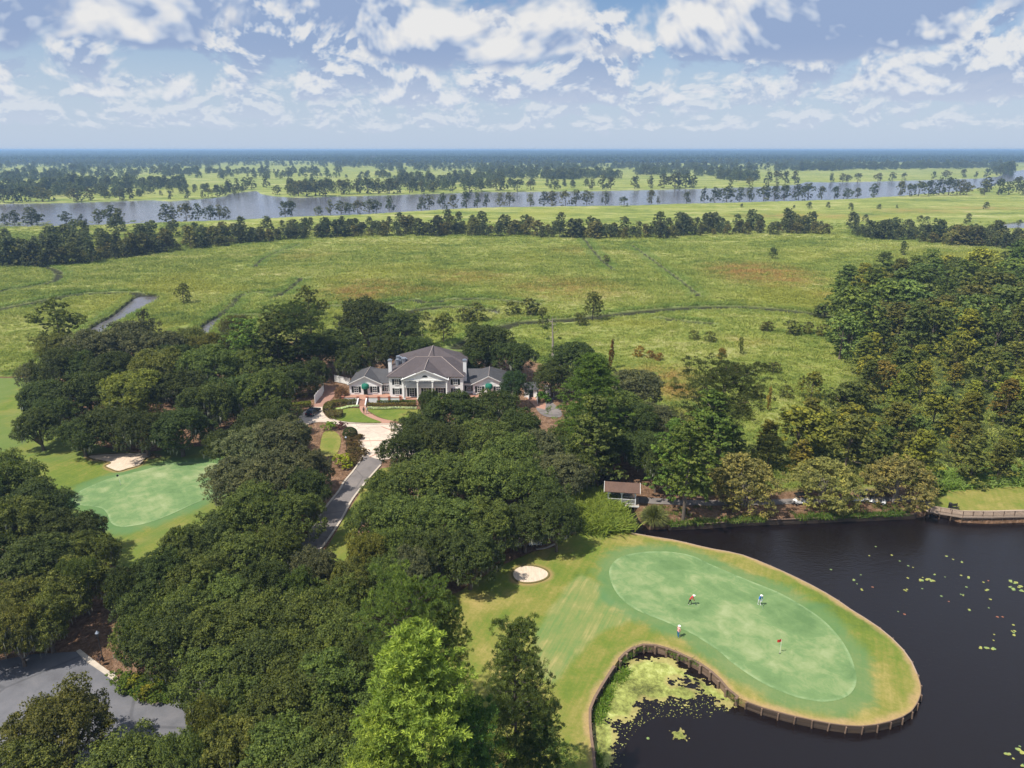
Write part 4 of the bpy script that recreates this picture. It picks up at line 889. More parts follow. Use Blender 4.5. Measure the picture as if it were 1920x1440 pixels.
# ------------------------------------------------------------------ people
M_skin = plain('skin', (.45, .26, .18), .6, .05)
def person(x, y, rz, pose, shirt, legs, hatc, label, z=0.03, shoe=(.6, .6, .6)):
    r = empty('person', (x, y, z), rz); tag(r, label, 'person')
    lean = pose.get('lean', 0); st = pose.get('stride', .10); kn = pose.get('knee', .03)
    hip = Vector((0, 0, .92)); ch = Vector((.50 * math.sin(lean), 0, .92 + .50 * math.cos(lean))); nk = Vector((.62 * math.sin(lean * 1.15), 0, .92 + .60 * math.cos(lean * 1.15)))
    hd = nk + Vector((.05 + .12 * math.sin(lean), 0, .17))
    V, E, Rd = [], [], []
    def a(p, rad, par=None):
        V.append(tuple(p)); Rd.append(rad); i = len(V) - 1
        if par is not None: E.append((par, i))
        return i
    i0 = a(hip, (.155, .12)); i1 = a(hip.lerp(ch, .45), (.145, .11), i0); i2 = a(ch, (.17, .12), i1); i3 = a(nk, (.06, .06), i2); i4 = a(nk + (hd - nk) * .4, (.085, .08), i3); i5 = a(hd, (.10, .088), i4); a(hd + Vector((.01, 0, .09)), (.07, .065), i5)
    a(hd + Vector((.115, 0, -.01)), (.02, .02), i5)
    for s in (-1, 1):
        f = st * s
        h1 = a((0, s * .10, .86), (.095, .095), i0); k = a((f * .55 + kn, s * .11, .48), (.065, .065), h1); an = a((f, s * .11, .09), (.042, .042), k); a((f + .17, s * .12, .035), (.045, .035), an)
        sh = a(ch + Vector((0, s * .19, .01)), (.065, .065), i2)
        dx, dz = pose.get('hand', (.12, -.52)); el = ch + Vector((.06 + dx * .3, s * .26, -.27)); hn = ch + Vector((dx, s * pose.get('handy', .22), dz))
        e = a(el, (.045, .045), sh); w = a(hn, (.03, .028), e); pm = a(hn + Vector((.03, 0, -.07)), (.032, .02), w)
        for q in range(4): f1 = a(hn + Vector((.05 + .01 * q, s * .0 + (q - 1.5) * .022, -.12 - .006 * (q % 2))), (.010, .010), pm); a(hn + Vector((.075, (q - 1.5) * .02, -.15 + .01 * q)), (.009, .009), f1)
        a(hn + Vector((.07, -s * .03, -.05)), (.011, .011), pm)
    me = bpy.data.meshes.new('body'); me.from_pydata(V, E, []); o = link('body', me)
    md = o.modifiers.new('skin', 'SKIN'); sv = me.skin_vertices[0].data
    for i, q in enumerate(Rd): sv[i].radius = q
    sv[0].use_root = True
    o.modifiers.new('sub', 'SUBSURF').levels = 1
    dg = bpy.context.evaluated_depsgraph_get(); nm = bpy.data.meshes.new_from_object(o.evaluated_get(dg)); bpy.data.objects.remove(o)
    nm.materials.clear()
    mats = [M_skin, plain('shirt', shirt, .8, .1, 6), plain('trousers', legs, .8, .1, 6), plain('shoes', shoe, .6, .05)]
    for m in mats: nm.materials.append(m)
    sh_len = pose.get('shorts', False)
    for p in nm.polygons:
        c = p.center; d = (c - nk); mi = 1
        hz_ = c.z
        if (c - hd).length < .19 or ((c - nk).length < .07): mi = 0
        elif hz_ < .09: mi = 3
        elif abs(c.y) > .10 and (c - ch).dot(ch - hip) / .5 < -.27 and hz_ > .62 and (abs(c.y) > .185 or c.x > .22): mi = 0
        elif hz_ < (.93): mi = 0 if (sh_len and hz_ < .5) else 2
        p.material_index = mi; p.use_smooth = True
    b = link('body', nm, r)
    hb = MB(); hb.ball((hd.x - .005, 0, hd.z + .05), (.115, .105, .10), 12, 8, 0, -.2); hb.tube([(hd.x, 0, hd.z + .03), (hd.x, 0, hd.z + .045)], [.20, .19], 14); hb.build('hat', plain('hat', hatc, .8, .05), r, True)
    MB().ball((hd.x - .02, 0, hd.z - .01), (.105, .1, .07), 10, 6).build('hair', plain('hair', (.06, .035, .02), .8, .1), r, True)
    for s in (-1, 1): MB().ball((hd.x + .10, s * .035, hd.z + .01), (.012, .014, .009), 6, 4).build('eye', M_black, r)
    if pose.get('club', True):
        dx, dz = pose.get('hand', (.12, -.52)); hx, hz = ch.x + dx + .06, ch.z + dz - .1; b_ = MB(); b_.tube([(hx, 0, hz + .1), (hx + .35, 0, .03)], .012, 6); b_.box(hx + .33, hx + .43, -.03, .03, 0, .04); c_ = b_.build('putter', M_steel); c_.location = (x, y, z); c_.rotation_euler[2] = rz
        tag(c_, 'thin golf club held by the ' + ' '.join(label.split()[:4]), 'golf club')
    return r
gx = G(1293, 1134); person(*gx, R(-20), dict(lean=.55, stride=.22, hand=(.28, -.42), handy=.08), (.55, .04, .06), (.02, .02, .02), (.85, .84, .8), 'golfer in red shirt and black shorts leaning over to putt')
gx = G(1423, 1134); person(*gx, R(-70), dict(lean=.3, stride=.12, hand=(.26, -.46), handy=.06), (.05, .18, .55), (.62, .62, .62), (.85, .85, .83), 'golfer in blue shirt and light trousers with white hat on the green')
gx = G(1271, 1195); person(*gx, R(35), dict(lean=.08, stride=.06, hand=(.1, -.5)), (.75, .36, .34), (.03, .16, .32), (.85, .85, .82), 'golfer in pink shirt and blue trousers standing at the green edge', 0.0, (.75, .75, .7))
gx = G(682.5, 777); person(*gx, R(90), dict(lean=.02, stride=.12, hand=(.05, -.52), club=False), (.02, .02, .025), (.38, .24, .17), (.03, .02, .02), 'person in dark clothing walking up the brick path to the clubhouse', .035)
gx = G(688.5, 776); person(*gx, R(110), dict(lean=.02, stride=.16, hand=(.05, -.52), club=False), (.45, .5, .45), (.5, .52, .5), (.04, .03, .025), 'person in pale clothing on the right of the pair on the brick path', .035)
gx = G(1622, 934); person(*gx, R(-90), dict(lean=.05, stride=.08, hand=(.1, -.5), club=False), (.08, .08, .18), (.25, .22, .2), (.85, .85, .85), 'golfer in navy shirt and white cap standing behind the golf carts', .03)
# ------------------------------------------------------------------ foliage
def leaf_fn(t):
    oi = t.new('ShaderNodeObjectInfo'); tn = t.attr('tint'); p = t.pos()
    n = t.noise(p, 0.35, 3, 0.6)
    k = t.math('ADD', t.math('MULTIPLY', tn, 0.62), t.math('MULTIPLY', n, 0.42))
    g = t.ramp(k, [(0.15, (0.28, 0.32, 0.30)), (0.5, (1.0, 1.0, 1.0)), (0.9, (2.3, 2.0, 1.45))])
    c = t.mix(1.0, oi.outputs['Color'], g, 'MULTIPLY')
    hs = t.new('ShaderNodeHueSaturation'); t.put(hs.inputs['Color'], c)
    t.put(hs.inputs['Hue'], t.math('MULTIPLY_ADD', oi.outputs['Random'], 0.03, 0.485)); t.put(hs.inputs['Value'], t.math('MULTIPLY_ADD', oi.outputs['Random'], 0.3, 0.86))
    c = hs.outputs[0]
    b = t.new('ShaderNodeBsdfPrincipled'); t.put(b.inputs['Base Color'], c); b.inputs['Roughness'].default_value = .68; b.inputs['Specular IOR Level'].default_value = .16
    tr = t.new('ShaderNodeBsdfTranslucent'); t.put(tr.inputs[0], t.mix(1.0, c, (1.35, 1.5, .6, 1), 'MULTIPLY'))
    m = t.new('ShaderNodeMixShader'); m.inputs[0].default_value = .26; t.l.new(b.outputs[0], m.inputs[1]); t.l.new(tr.outputs[0], m.inputs[2])
    return m.outputs[0]
M_leaf = material('leaves', leaf_fn)
M_moss = plain('spanish_moss', (0.25, 0.255, 0.20), .95, .3, 1.5)
M_bark = plain('bark', (0.13, 0.105, 0.085), .95, .35, 2.5, .2, 0, .6)
M_barkp = plain('pale_bark', (0.30, 0.26, 0.22), .95, .3, 2.5)
def unit(v): return v / (np.linalg.norm(v, axis=-1, keepdims=True) + 1e-9)
def leaves_at(cent, rad, per, L, W, r, out=None, needles=False, flat=0.0):
    """leaf sprays round the given clump centres; each is a small bent-free blade"""
    n = len(cent); c = np.repeat(cent, per, 0); rr = np.repeat(rad, per)
    d = unit(r.normal(size=(n * per, 3))); d[:, 2] = np.abs(d[:, 2]) * .9 + d[:, 2] * .1
    if out is not None: d = unit(d + np.repeat(out, per, 0) * .55)
    s = (r.random(n * per) ** .45)
    sc = np.ones(3); sc[2] = 1 - flat
    p = c + d * (rr * s)[:, None] * sc
    nrm = unit(d * .8 + r.normal(size=d.shape) * .55 + np.array([0, 0, .35]))
    if needles:
        ax = unit(d + r.normal(size=d.shape) * .45); b = unit(np.cross(ax, nrm))
    else:
        ax = unit(np.cross(nrm, r.normal(size=d.shape))); b = np.cross(nrm, ax)
    l = L * (.6 + .8 * r.random(n * per))[:, None]; w = W * (.6 + .8 * r.random(n * per))[:, None]
    V = np.stack([p - ax * l * .5, p + b * w * .5 - ax * l * .05, p + ax * l * .5, p - b * w * .5 + ax * l * .05], 1).reshape(-1, 3)
    F = np.arange(len(V)).reshape(-1, 4)
    tint = np.repeat(np.clip(np.repeat(r.random(n), per) * .55 + r.random(n * per) * .45, 0, 1), 4)
    return V, F, tint
def make_oak(seed, Rad=9., H=13.5, base=3.2, nl=50, lr=2.15, subs=22, per=22, L=.40, W=.27, moss=240, spread=.88):
    r = np.random.default_rng(seed); cz = base + (H - base) * .38
    d = unit(r.normal(size=(nl * 3, 3))); d = d[d[:, 2] > -.28][:nl]; nl = len(d)
    irr = 1 + .17 * np.sin(np.arctan2(d[:, 1], d[:, 0]) * 3 + seed) + .10 * np.sin(np.arctan2(d[:, 1], d[:, 0]) * 5 + seed * 2.1)
    rr = (.50 + .46 * r.random(nl)) * irr
    lumps = np.column_stack([d[:, 0] * Rad * spread * rr, d[:, 1] * Rad * spread * rr, cz + d[:, 2] * (H - cz) * .86 * (.62 + .42 * r.random(nl))])
    lrad = lr * (.65 + .7 * r.random(nl))
    ni = nl // 4; inner = np.column_stack([r.normal(size=ni) * Rad * .28, r.normal(size=ni) * Rad * .28, cz + (H - cz) * (.35 + .4 * r.random(ni))])
    lumps = np.vstack([lumps, inner]); lrad = np.concatenate([lrad, np.full(ni, lr)])
    k = len(lumps); od = unit(lumps - np.array([0, 0, cz - 2])); sd_ = unit(r.normal(size=(k * subs, 3)) + np.repeat(od, subs, 0) * .75)
    sub = np.repeat(lumps, subs, 0) + sd_ * np.repeat(lrad, subs)[:, None] * np.array([1, 1, .80]) * (.75 + .35 * r.random((k * subs, 1)))
    V, F, t = leaves_at(sub, np.repeat(lrad, subs) * .40, per, L, W, r, sd_)
    crown = mesh_np('crown', V, F, M_leaf, dict(tint=t))
    b = MB(); b.tube([(0, 0, -.4), (.05, 0, .5), (.1, .1, base * .7)], [.85, .62, .55], 9)
    for i in r.choice(nl, 11, replace=False):
        e = lumps[i]; m1 = np.array([e[0] * .35, e[1] * .35, base * .8 + (e[2] - base) * .30]); m2 = np.array([e[0] * .72, e[1] * .72, e[2] * .72 + .6])
        b.tube([(.1, .1, base * .6), m1, m2, e], [.40, .28, .17, .07], 6)
        j = lumps[(i + 3) % nl]; b.tube([m1, (m1 + j) / 2 + np.array([0, 0, .5]), j], [.2, .13, .05], 5)
    tm = b.build('trunk', M_bark); tr = tm.data; bpy.data.objects.remove(tm)
    mo = None
    if moss:
        q = r.integers(0, nl, moss); dd = unit(r.normal(size=(moss, 3))); dd[:, 2] = -abs(dd[:, 2]) * .6
        p = lumps[q] + dd * lrad[q][:, None] * .95; h = .7 + 1.5 * r.random(moss); w = .10 + .16 * r.random(moss); a = r.random(moss) * 6.3
        sx = np.column_stack([np.cos(a), np.sin(a), np.zeros(moss)]) * w[:, None]; dn = np.column_stack([r.normal(size=moss) * .1, r.normal(size=moss) * .1, -h])
        MV = np.stack([p - sx, p + sx, p + sx * .8 + dn * .6, p - sx * .7 + dn * .6, p + dn], 1).reshape(-1, 3)
        i = np.arange(moss) * 5; MF = np.vstack([np.column_stack([i, i + 1, i + 2]), np.column_stack([i, i + 2, i + 3]), np.column_stack([i + 3, i + 2, i + 4])])
        mo = mesh_np('spanish_moss', MV, MF, M_moss)
    return tr, crown, mo
def make_pine(seed, Rad=4.5, H=20., base=8., tiers=60, lr=1.15, subs=9, per=26, L=.55, W=.10, top=.25, needles=True, bark=M_bark, droop=.0, flat=.35, trunk=.36):
    r = np.random.default_rng(seed); t = np.sort(r.random(tiers) ** .85); z = base + (H - base) * t
    pr = Rad * (np.minimum(1, (1 - t) * 1.25 + top * .5)) * (.45 + .62 * r.random(tiers)) * (1 + .0 * t); a = np.arange(tiers) * 2.4 + r.normal(size=tiers) * .5
    c = np.column_stack([np.cos(a) * pr, np.sin(a) * pr, z - pr * droop]); c = np.vstack([c, [[0, 0, H - .4]], np.column_stack([c[::2, 0] * .45, c[::2, 1] * .45, c[::2, 2] + .3])])
    k = len(c); lrad = lr * (.7 + .6 * r.random(k)) * (1.05 - .35 * (c[:, 2] - base) / (H - base))
    sd_ = unit(r.normal(size=(k * subs, 3)) + np.array([0, 0, .35])); sub = np.repeat(c, subs, 0) + sd_ * np.repeat(lrad, subs)[:, None] * np.array([1.15, 1.15, 1 - flat])
    V, F, tt = leaves_at(sub, np.repeat(lrad, subs) * .45, per, L, W, r, sd_, needles, .2)
    crown = mesh_np('crown', V, F, M_leaf, dict(tint=tt))
    b = MB(); b.tube([(0, 0, -.4), (0, 0, base), (.15, .1, H * .8), (0, 0, H - .3)], [trunk, trunk * .75, trunk * .35, .05], 8)
    for i in range(0, tiers, 2):
        e = c[i]; s_ = np.array([0.0, 0, max(base * .7, e[2] - np.hypot(e[0], e[1]) * .45)]); b.tube([s_, (s_ + e) / 2 + np.array([0, 0, .1]), e], [.09, .06, .03], 4, cap=False)
    tm = b.build('trunk', bark); tr = tm.data; bpy.data.objects.remove(tm)
    return tr, crown, None
def make_round(seed, Rad=4., H=9., base=1.5, nl=18, subs=8, per=7, L=.9, W=.6, lr=1.5, trunk=.3, cone=0.0, bark=M_bark, stems=1):
    r = np.random.default_rng(seed); t = r.random(nl) ** .8; a = r.random(nl) * 6.28
    prof_ = np.sqrt(np.clip(1 - (2 * t - .75) ** 2 / 1.6, .05, 1)) * (1 - cone * t)
    q = prof_ * Rad * (.45 + .45 * r.random(nl)); c = np.column_stack([np.cos(a) * q, np.sin(a) * q, base + (H - base) * t * .92])
    c = np.vstack([c, [[0, 0, H - lr * .7]]]); k = len(c); lrad = lr * (.65 + .6 * r.random(k))
    od = unit(c - np.array([0, 0, base])); sd_ = unit(r.normal(size=(k * subs, 3)) + np.repeat(od, subs, 0) * .5)
    sub = np.repeat(c, subs, 0) + sd_ * np.repeat(lrad, subs)[:, None]
    V, F, tt = leaves_at(sub, np.repeat(lrad, subs) * .45, per, L, W, r, sd_)
    crown = mesh_np('crown', V, F, M_leaf, dict(tint=tt)); b = MB()
    for s in range(stems):
        o = np.array([r.normal() * .15 * (stems > 1), r.normal() * .15 * (stems > 1)]); b.tube([(o[0], o[1], -.4), (o[0] * 2, o[1] * 2, base), (o[0] * 3.5, o[1] * 3.5, H * .75)], [trunk, trunk * .7, .05], 6, cap=False)
    for i in range(0, k, 3): b.tube([(0, 0, base + (c[i][2] - base) * .4), c[i]], [trunk * .35, .03], 4, cap=False)
    tm = b.build('trunk', bark); tr = tm.data; bpy.data.objects.remove(tm)
    return tr, crown, None

OAKS = [make_oak(11), make_oak(12, H=12.5, nl=44), make_oak(13, H=14.5, nl=54, moss=320), make_oak(14, Rad=8.5, H=13.5, nl=46, moss=160), make_oak(15, H=12, nl=44, moss=380)]
PINES = [make_pine(21, 6.2, 24, 4, 120, 1.35, 13, 34, .40, .085, .5), make_pine(22, 5.0, 22, 4, 74, 1.3, 13, 34, .38, .08, 1.0), make_pine(23, 6.5, 20, 8, 48, 1.6, 14, 34, .38, .08, 1.6)]
LOOSE = [make_pine(31, 4.6, 20, 6, 34, 1.35, 9, 16, .55, .3, 1.0, False), make_pine(32, 4.2, 18, 3, 40, 1.25, 9, 16, .5, .3, .8, False), make_pine(33, 5.5, 17, 7, 26, 1.5, 9, 18, .55, .3, 1.6, False)]
CONES = [make_pine(41, 3.6, 14, 1.6, 38, 1.15, 7, 12, .75, .34, .3, False, flat=.5, trunk=.28), make_pine(42, 3.9, 15, 2, 44, 1.2, 7, 12, .75, .34, .5, False, flat=.55, trunk=.28), make_pine(43, 3.2, 13, 1.2, 34, 1.0, 7, 12, .7, .3, .2, False, flat=.5, trunk=.25)]
ROUNDS = [make_round(51 + i, 4.4, 10 + i % 3, 2.2, 24, 10, 10, .62, .42, 1.45) for i in range(4)]
MYRT = [make_round(61, 5.4, 7.4, .7, 60, 12, 22, .34, .18, 1.25, .14, 0, M_barkp, 5), make_round(62, 5.0, 7.0, .6, 58, 12, 22, .34, .18, 1.2, .14, 0, M_barkp, 5)]
FARS = [make_round(71 + i, 6.0, 12.5 + (i % 3) * 1.5, 2.2, 16, 8, 8, 1.2, .85, 2.3, .5, .25 * (i % 3)) for i in range(6)]
BELTS = [make_round(171 + i, 6.2, 12.5 + (i % 3) * 1.5, .3, 22, 8, 8, 1.2, .85, 2.3, .4, .3 * (i % 3)) for i in range(6)]
SPIRE = [make_round(81, 3.2, 11, .8, 16, 7, 8, 1.0, .7, 1.3, .35, .8), make_round(82, 4.5, 6.5, .3, 14, 8, 8, .9, .6, 1.7, .3)]
SHRUB = [make_round(91 + i, 1.0, 1.15, .12, 12, 9, 10, .17, .11, .34, .05) for i in range(3)]

def put_tree(name, proto, x, y, sc, color, label, cat, group=None, rz=None, z=0.0, sz=None):
    r = empty(name, (x, y, z), random.random() * 6.28 if rz is None else rz); r.scale = (sc * random.uniform(.9, 1.12), sc * random.uniform(.9, 1.12), sc if sz is None else sz)
    tag(r, label, cat, group); tr, cr, mo = proto
    link('trunk', tr, r); c = link('crown', cr, r); j = random.uniform(.88, 1.14)
    c.color = (color[0] * j, color[1] * j, color[2] * j, 1)
    if mo is not None: link('spanish_moss', mo, r)['kind'] = 'stuff'
    return r
DK, OAKG, OLV, YEL, BRT, GRY = (.054, .074, .020), (.086, .114, .027), (.108, .118, .028), (.118, .128, .024), (.100, .150, .028), (.094, .104, .048)
ADJ = {DK: 'dark green', OAKG: 'mid green', OLV: 'olive green', YEL: 'yellowish green', GRY: 'grey green'}
PIN, CYP, CYG, MYR, DBL = (.190, .245, .042), (.150, .165, .026), (.195, .208, .032), (.205, .195, .060), (.034, .058, .022)
ORG = (.19, .125, .025)
def oak(px, py, rp, col=OAKG, label=None, group=None, zc=6.5, k=None):
    if label and group: label = ADJ.get(col, '') + ' ' + label
    rp = rp * 1.12; x, y = G(px, py, zc); R_ = rp * depth(x, y, zc) / FPX; i = random.randrange(5) if k is None else k
    s = R_ / (8.6 if i == 3 else 9.0)
    put_tree('live_oak', OAKS[i], x, y, s, col, label, 'tree', group, sz=min(1.12, max(.62, s * random.uniform(.95, 1.15))), z=GOLF_Z)
A_ = ('oak crowded in the wood between the left putting green and the marsh', 'live oaks in the wood behind the left green')
for px, py, rp, c in [(78, 742, 44, DK), (120, 690, 50, DK), (165, 740, 58, DK), (190, 668, 55, GRY), (240, 650, 52, GRY), (205, 790, 48, DK), (250, 745, 60, YEL), (300, 705, 52, OLV), (300, 660, 42, GRY), (340, 735, 55, DK),
                      (270, 800, 52, DK), (150, 800, 44, DK), (390, 700, 52, OAKG), (335, 800, 48, DK), (395, 765, 52, DK), (445, 745, 50, DK), (460, 690, 50, OAKG), (500, 745, 50, OAKG), (425, 815, 44, DK), (105, 650, 38, OLV), (70, 790, 36, DK), (350, 640, 40, OLV), (485, 800, 48, DK), (210, 705, 46, DK), (430, 640, 40, OAKG), (520, 670, 38, DK), (150, 690, 40, DK), (100, 765, 40, DK), (590, 690, 26, DK), (440, 600, 26, OLV), (330, 680, 44, DK), (480, 650, 34, DK), (390, 650, 36, YEL), (540, 700, 40, DK), (520, 765, 34, DK), (62, 690, 32, GRY)]:
    oak(px, py, rp, c, *A_)
B_ = ('oak in the clump at the left edge below the putting green', 'live oaks left of the lower putting green')
for px, py, rp, c in [(10, 895, 58, OAKG), (70, 935, 58, DK), (15, 985, 66, OAKG), (120, 985, 58, DK), (165, 1015, 44, OAKG), (60, 1050, 70, DK), (125, 1075, 58, OLV), (15, 1120, 66, OLV), (80, 1140, 52, OLV), (-60, 1040, 70, DK), (-50, 930, 60, DK), (-40, 1170, 50, OLV), (25, 1165, 44, OLV), (150, 1072, 38, OAKG)]:
    oak(px, py, rp, c, *B_)
C_ = ('oak in the long canopy between the left green and main drive', 'live oaks between the left green and the drive')
for px, py, rp, c in [(470, 835, 58, GRY), (528, 822, 52, GRY), (572, 866, 40, GRY), (440, 895, 55, GRY), (515, 895, 66, GRY), (575, 905, 44, DK), (480, 955, 62, OAKG), (430, 975, 50, OAKG), (555, 955, 48, OAKG), (395, 1010, 50, DK), (345, 1020, 44, OAKG), (450, 1035, 64, OAKG), (515, 1020, 45, OAKG),
                      (300, 1070, 52, DK), (370, 1075, 62, OAKG), (275, 1120, 60, DK), (340, 1130, 66, OAKG), (430, 1110, 62, OAKG), (495, 1090, 50, DK)]:
    oak(px, py, rp, c, *C_)
Cb = ('oak in the foreground canopy between the lower road and tall pines', 'live oaks in the foreground canopy')
for px, py, rp, c in [(500, 1150, 64, OAKG), (410, 1180, 72, OAKG), (320, 1190, 64, DK), (262, 1165, 48, OAKG), (232, 1095, 36, DK), (575, 1150, 62, OAKG), (640, 1110, 55, OAKG), (645, 1185, 66, OAKG), (560, 1225, 76, OAKG), (480, 1230, 72, DK), (400, 1250, 66, OAKG), (450, 1310, 80, OAKG), (540, 1310, 80, OAKG), (620, 1275, 76, OAKG),
                      (390, 1345, 40, OLV), (620, 1370, 84, OAKG), (520, 1400, 84, OAKG), (430, 1400, 64, OLV), (470, 1470, 80, OAKG), (600, 1470, 90, OAKG), (700, 1440, 70, DK), (560, 1090, 34, OAKG), (690, 1240, 60, DK)]:
    oak(px, py, rp, c, *Cb)
oak(588, 1058, 40, GRY, 'small grey green mossy oak leaning over the main drive above the canopy')
oak(245, 1420, 84, OAKG, 'broad live oak at the bottom edge overhanging the lower left road', k=1)
oak(345, 1425, 55, OAKG, 'round live oak at the bottom edge where the two lower roads join')
oak(92, 1305, 90, OLV, 'olive brown loose tree standing over the lower left car park', zc=10, k=3)
oak(25, 1425, 84, OLV, 'olive tree in the bottom left corner of the car park', zc=7, k=4)
oak(690, 1025, 42, YEL, 'yellowish broad leaved tree on the right side of the drive bend', k=0)
for px, py, rp, c in [(720, 1075, 50, OAKG), (660, 1085, 45, OLV), (770, 1060, 42, GRY)]:
    oak(px, py, rp, c, 'oak between the main drive and the round bunker', 'oaks between the drive bend and the round bunker')
D_ = ('oak in the dense wood between the clubhouse circle and covered bridge', 'live oaks in the central wood')
for px, py, rp, c in [(785, 792, 42, DK), (765, 835, 45, DK), (850, 776, 50, DK), (928, 771, 52, DK), (975, 790, 40, DK), (835, 830, 56, DK), (900, 825, 56, OAKG), (960, 850, 56, OAKG), (1010, 835, 50, GRY), (1050, 870, 48, GRY), (765, 905, 60, OAKG), (720, 915, 42, OAKG), (840, 900, 66, OAKG), (915, 900, 64, OAKG),
                      (985, 905, 62, OAKG), (1030, 925, 50, DK), (700, 960, 48, OAKG), (765, 975, 62, OAKG), (845, 975, 66, OAKG), (915, 975, 58, OAKG), (985, 965, 50, DK), (1045, 965, 34, DK), (730, 1010, 46, OAKG), (810, 1025, 52, DK), (880, 1030, 50, DK), (806, 752, 22, DK), (1070, 802, 36, OAKG), (1092, 768, 34, OAKG), (1062, 835, 36, DK)]:
    oak(px, py, rp, c, *D_)
E_ = ('rounded oak behind the clubhouse towards the marsh', 'live oaks behind the clubhouse')
for px, py, rp, c in [(635, 645, 46, DK), (690, 615, 50, DK), (745, 625, 50, DK), (660, 670, 36, DK), (780, 650, 36, DK), (590, 660, 40, DK), (725, 655, 36, DK)]:
    oak(px, py, rp, c, *E_)
for px, py, rp, c in [(915, 655, 46, DK), (965, 668, 42, DK), (890, 665, 30, DK)]:
    oak(px, py, rp, c, 'domed oak behind the right wing of the clubhouse', 'domed oaks behind the right wing')
for px, py, rp, c in [(1035, 700, 32, DK), (1075, 685, 44, DK), (1115, 690, 30, DK)]:
    oak(px, py, rp, c, 'low oak between the brick apron and the marsh', 'dark oaks beyond the brick apron')
oak(965, 715, 26, DBL, 'small dark magnolia at the right corner of the clubhouse', k=2)
F_ = ('oak on the bank between the bright tree and the covered bridge', 'oaks on the bank behind the covered bridge')
for px, py, rp, c in [(1185, 730, 48, GRY), (1225, 775, 42, GRY), (1190, 800, 50, DK), (1150, 825, 44, DK), (1215, 832, 40, DK), (1088, 855, 40, OAKG), (1155, 770, 50, OAKG), (1232, 862, 26, DK)]:
    oak(px, py, rp, c, *F_)
def pine(px, py, H, proto, col, label, cat='tree', name='pine_tree', group=None, ph=None, z=0.0, f=.62, rw=1.0):
    """px, py = the middle of the crown; H = height in metres"""
    i_h = {id(p): h for p, h in zip(PINES + LOOSE + CONES, (24, 22, 20, 20, 18, 17, 14, 15, 13))}[id(proto)]
    x, y = G(px, py, H * f); s = H / i_h
    o = put_tree(name, proto, x, y, s * rw, col, label, cat, group, z=z, sz=s); return o
def pine_top(px, py, H, halfw, proto, col, label, name='pine_tree'):
    """px, py = the tip of the tree; halfw = half width of the crown in metres"""
    i_h, i_r = {id(p): h for p, h in zip(PINES, ((24, 6.2), (22, 5.0), (20, 6.5)))}[id(proto)]
    x, y = G(px, py, H); put_tree(name, proto, x, y, halfw / (i_r * 1.08), col, label, 'tree', sz=H / i_h)
pine_top(782, 1192, 25, 6.2, PINES[0], PIN, 'largest bright green feathery pine at the bottom centre')
pine_top(715, 1345, 19, 4.2, PINES[0], PIN, 'bright green pine at the bottom edge left of the largest pine')
pine_top(880, 1340, 17, 3.8, PINES[1], (.07, .13, .03), 'shaded green pine at the bottom right behind the largest pine')
pine_top(752, 1082, 20, 4.3, PINES[2], (.115, .165, .036), 'broad topped open pine above the largest pine at the lawn edge')
pine_top(832, 1122, 16, 2.8, PINES[1], (.095, .14, .035), 'dark green pine leaning over the lawn beside the broad topped pine')
pine_top(968, 1176, 21, 3.6, PINES[1], (.105, .15, .04), 'tall narrow dark pine standing alone on the lawn near the cove')
pine_top(1012, 1330, 12, 2.9, PINES[1], (.055, .105, .028), 'shorter dark pine at the bottom edge below the tall narrow pine')
pine(1110, 745, 22, PINES[0], BRT, 'tall bright green tree right of the brick apron', name='cypress_tree', rw=1.2)
pine(1118, 812, 17, LOOSE[1], OAKG, 'mid green tree below the tall bright green tree beside the apron', name='cypress_tree', rw=1.2)
pine(1290, 868, 17, LOOSE[0], BRT, 'tall loose bright cypress on the bank right of the covered bridge', name='cypress_tree', rw=1.05)
pine(1262, 850, 15, LOOSE[1], BRT, 'second bright cypress behind the loose one by the covered bridge', name='cypress_tree')
pine(1355, 760, 22, PINES[2], DK, 'tall dark green pine behind the leftmost crape myrtle', rw=1.15)
pine(1335, 805, 18, LOOSE[1], BRT, 'bright lower tree in front of the tall dark pine', name='cypress_tree', rw=1.1)
pine(555, 625, 21, PINES[2], DK, 'tall dark pine with flat crown at the marsh edge left of the clubhouse', rw=1.1)
pine(520, 640, 19, LOOSE[0], OAKG, 'mid green tall tree left of the flat crowned pine', name='cypress_tree', rw=1.2)
pine(470, 645, 17, LOOSE[2], BRT, 'bright green loose tree on the marsh side of the left wood', name='cypress_tree', rw=1.2)
pine(578, 565, 19, LOOSE[2], OLV, 'open branched tree rising above the others left of the clubhouse', name='cypress_tree', f=.8, rw=.8)
pine(108, 610, 18, LOOSE[2], OAKG, 'tall round topped tree at the marsh edge far left', name='cypress_tree', rw=1.05)
pine(272, 620, 15, LOOSE[2], GRY, 'thin half bare tree beside the marsh creek on the left', name='cypress_tree', rw=.55)
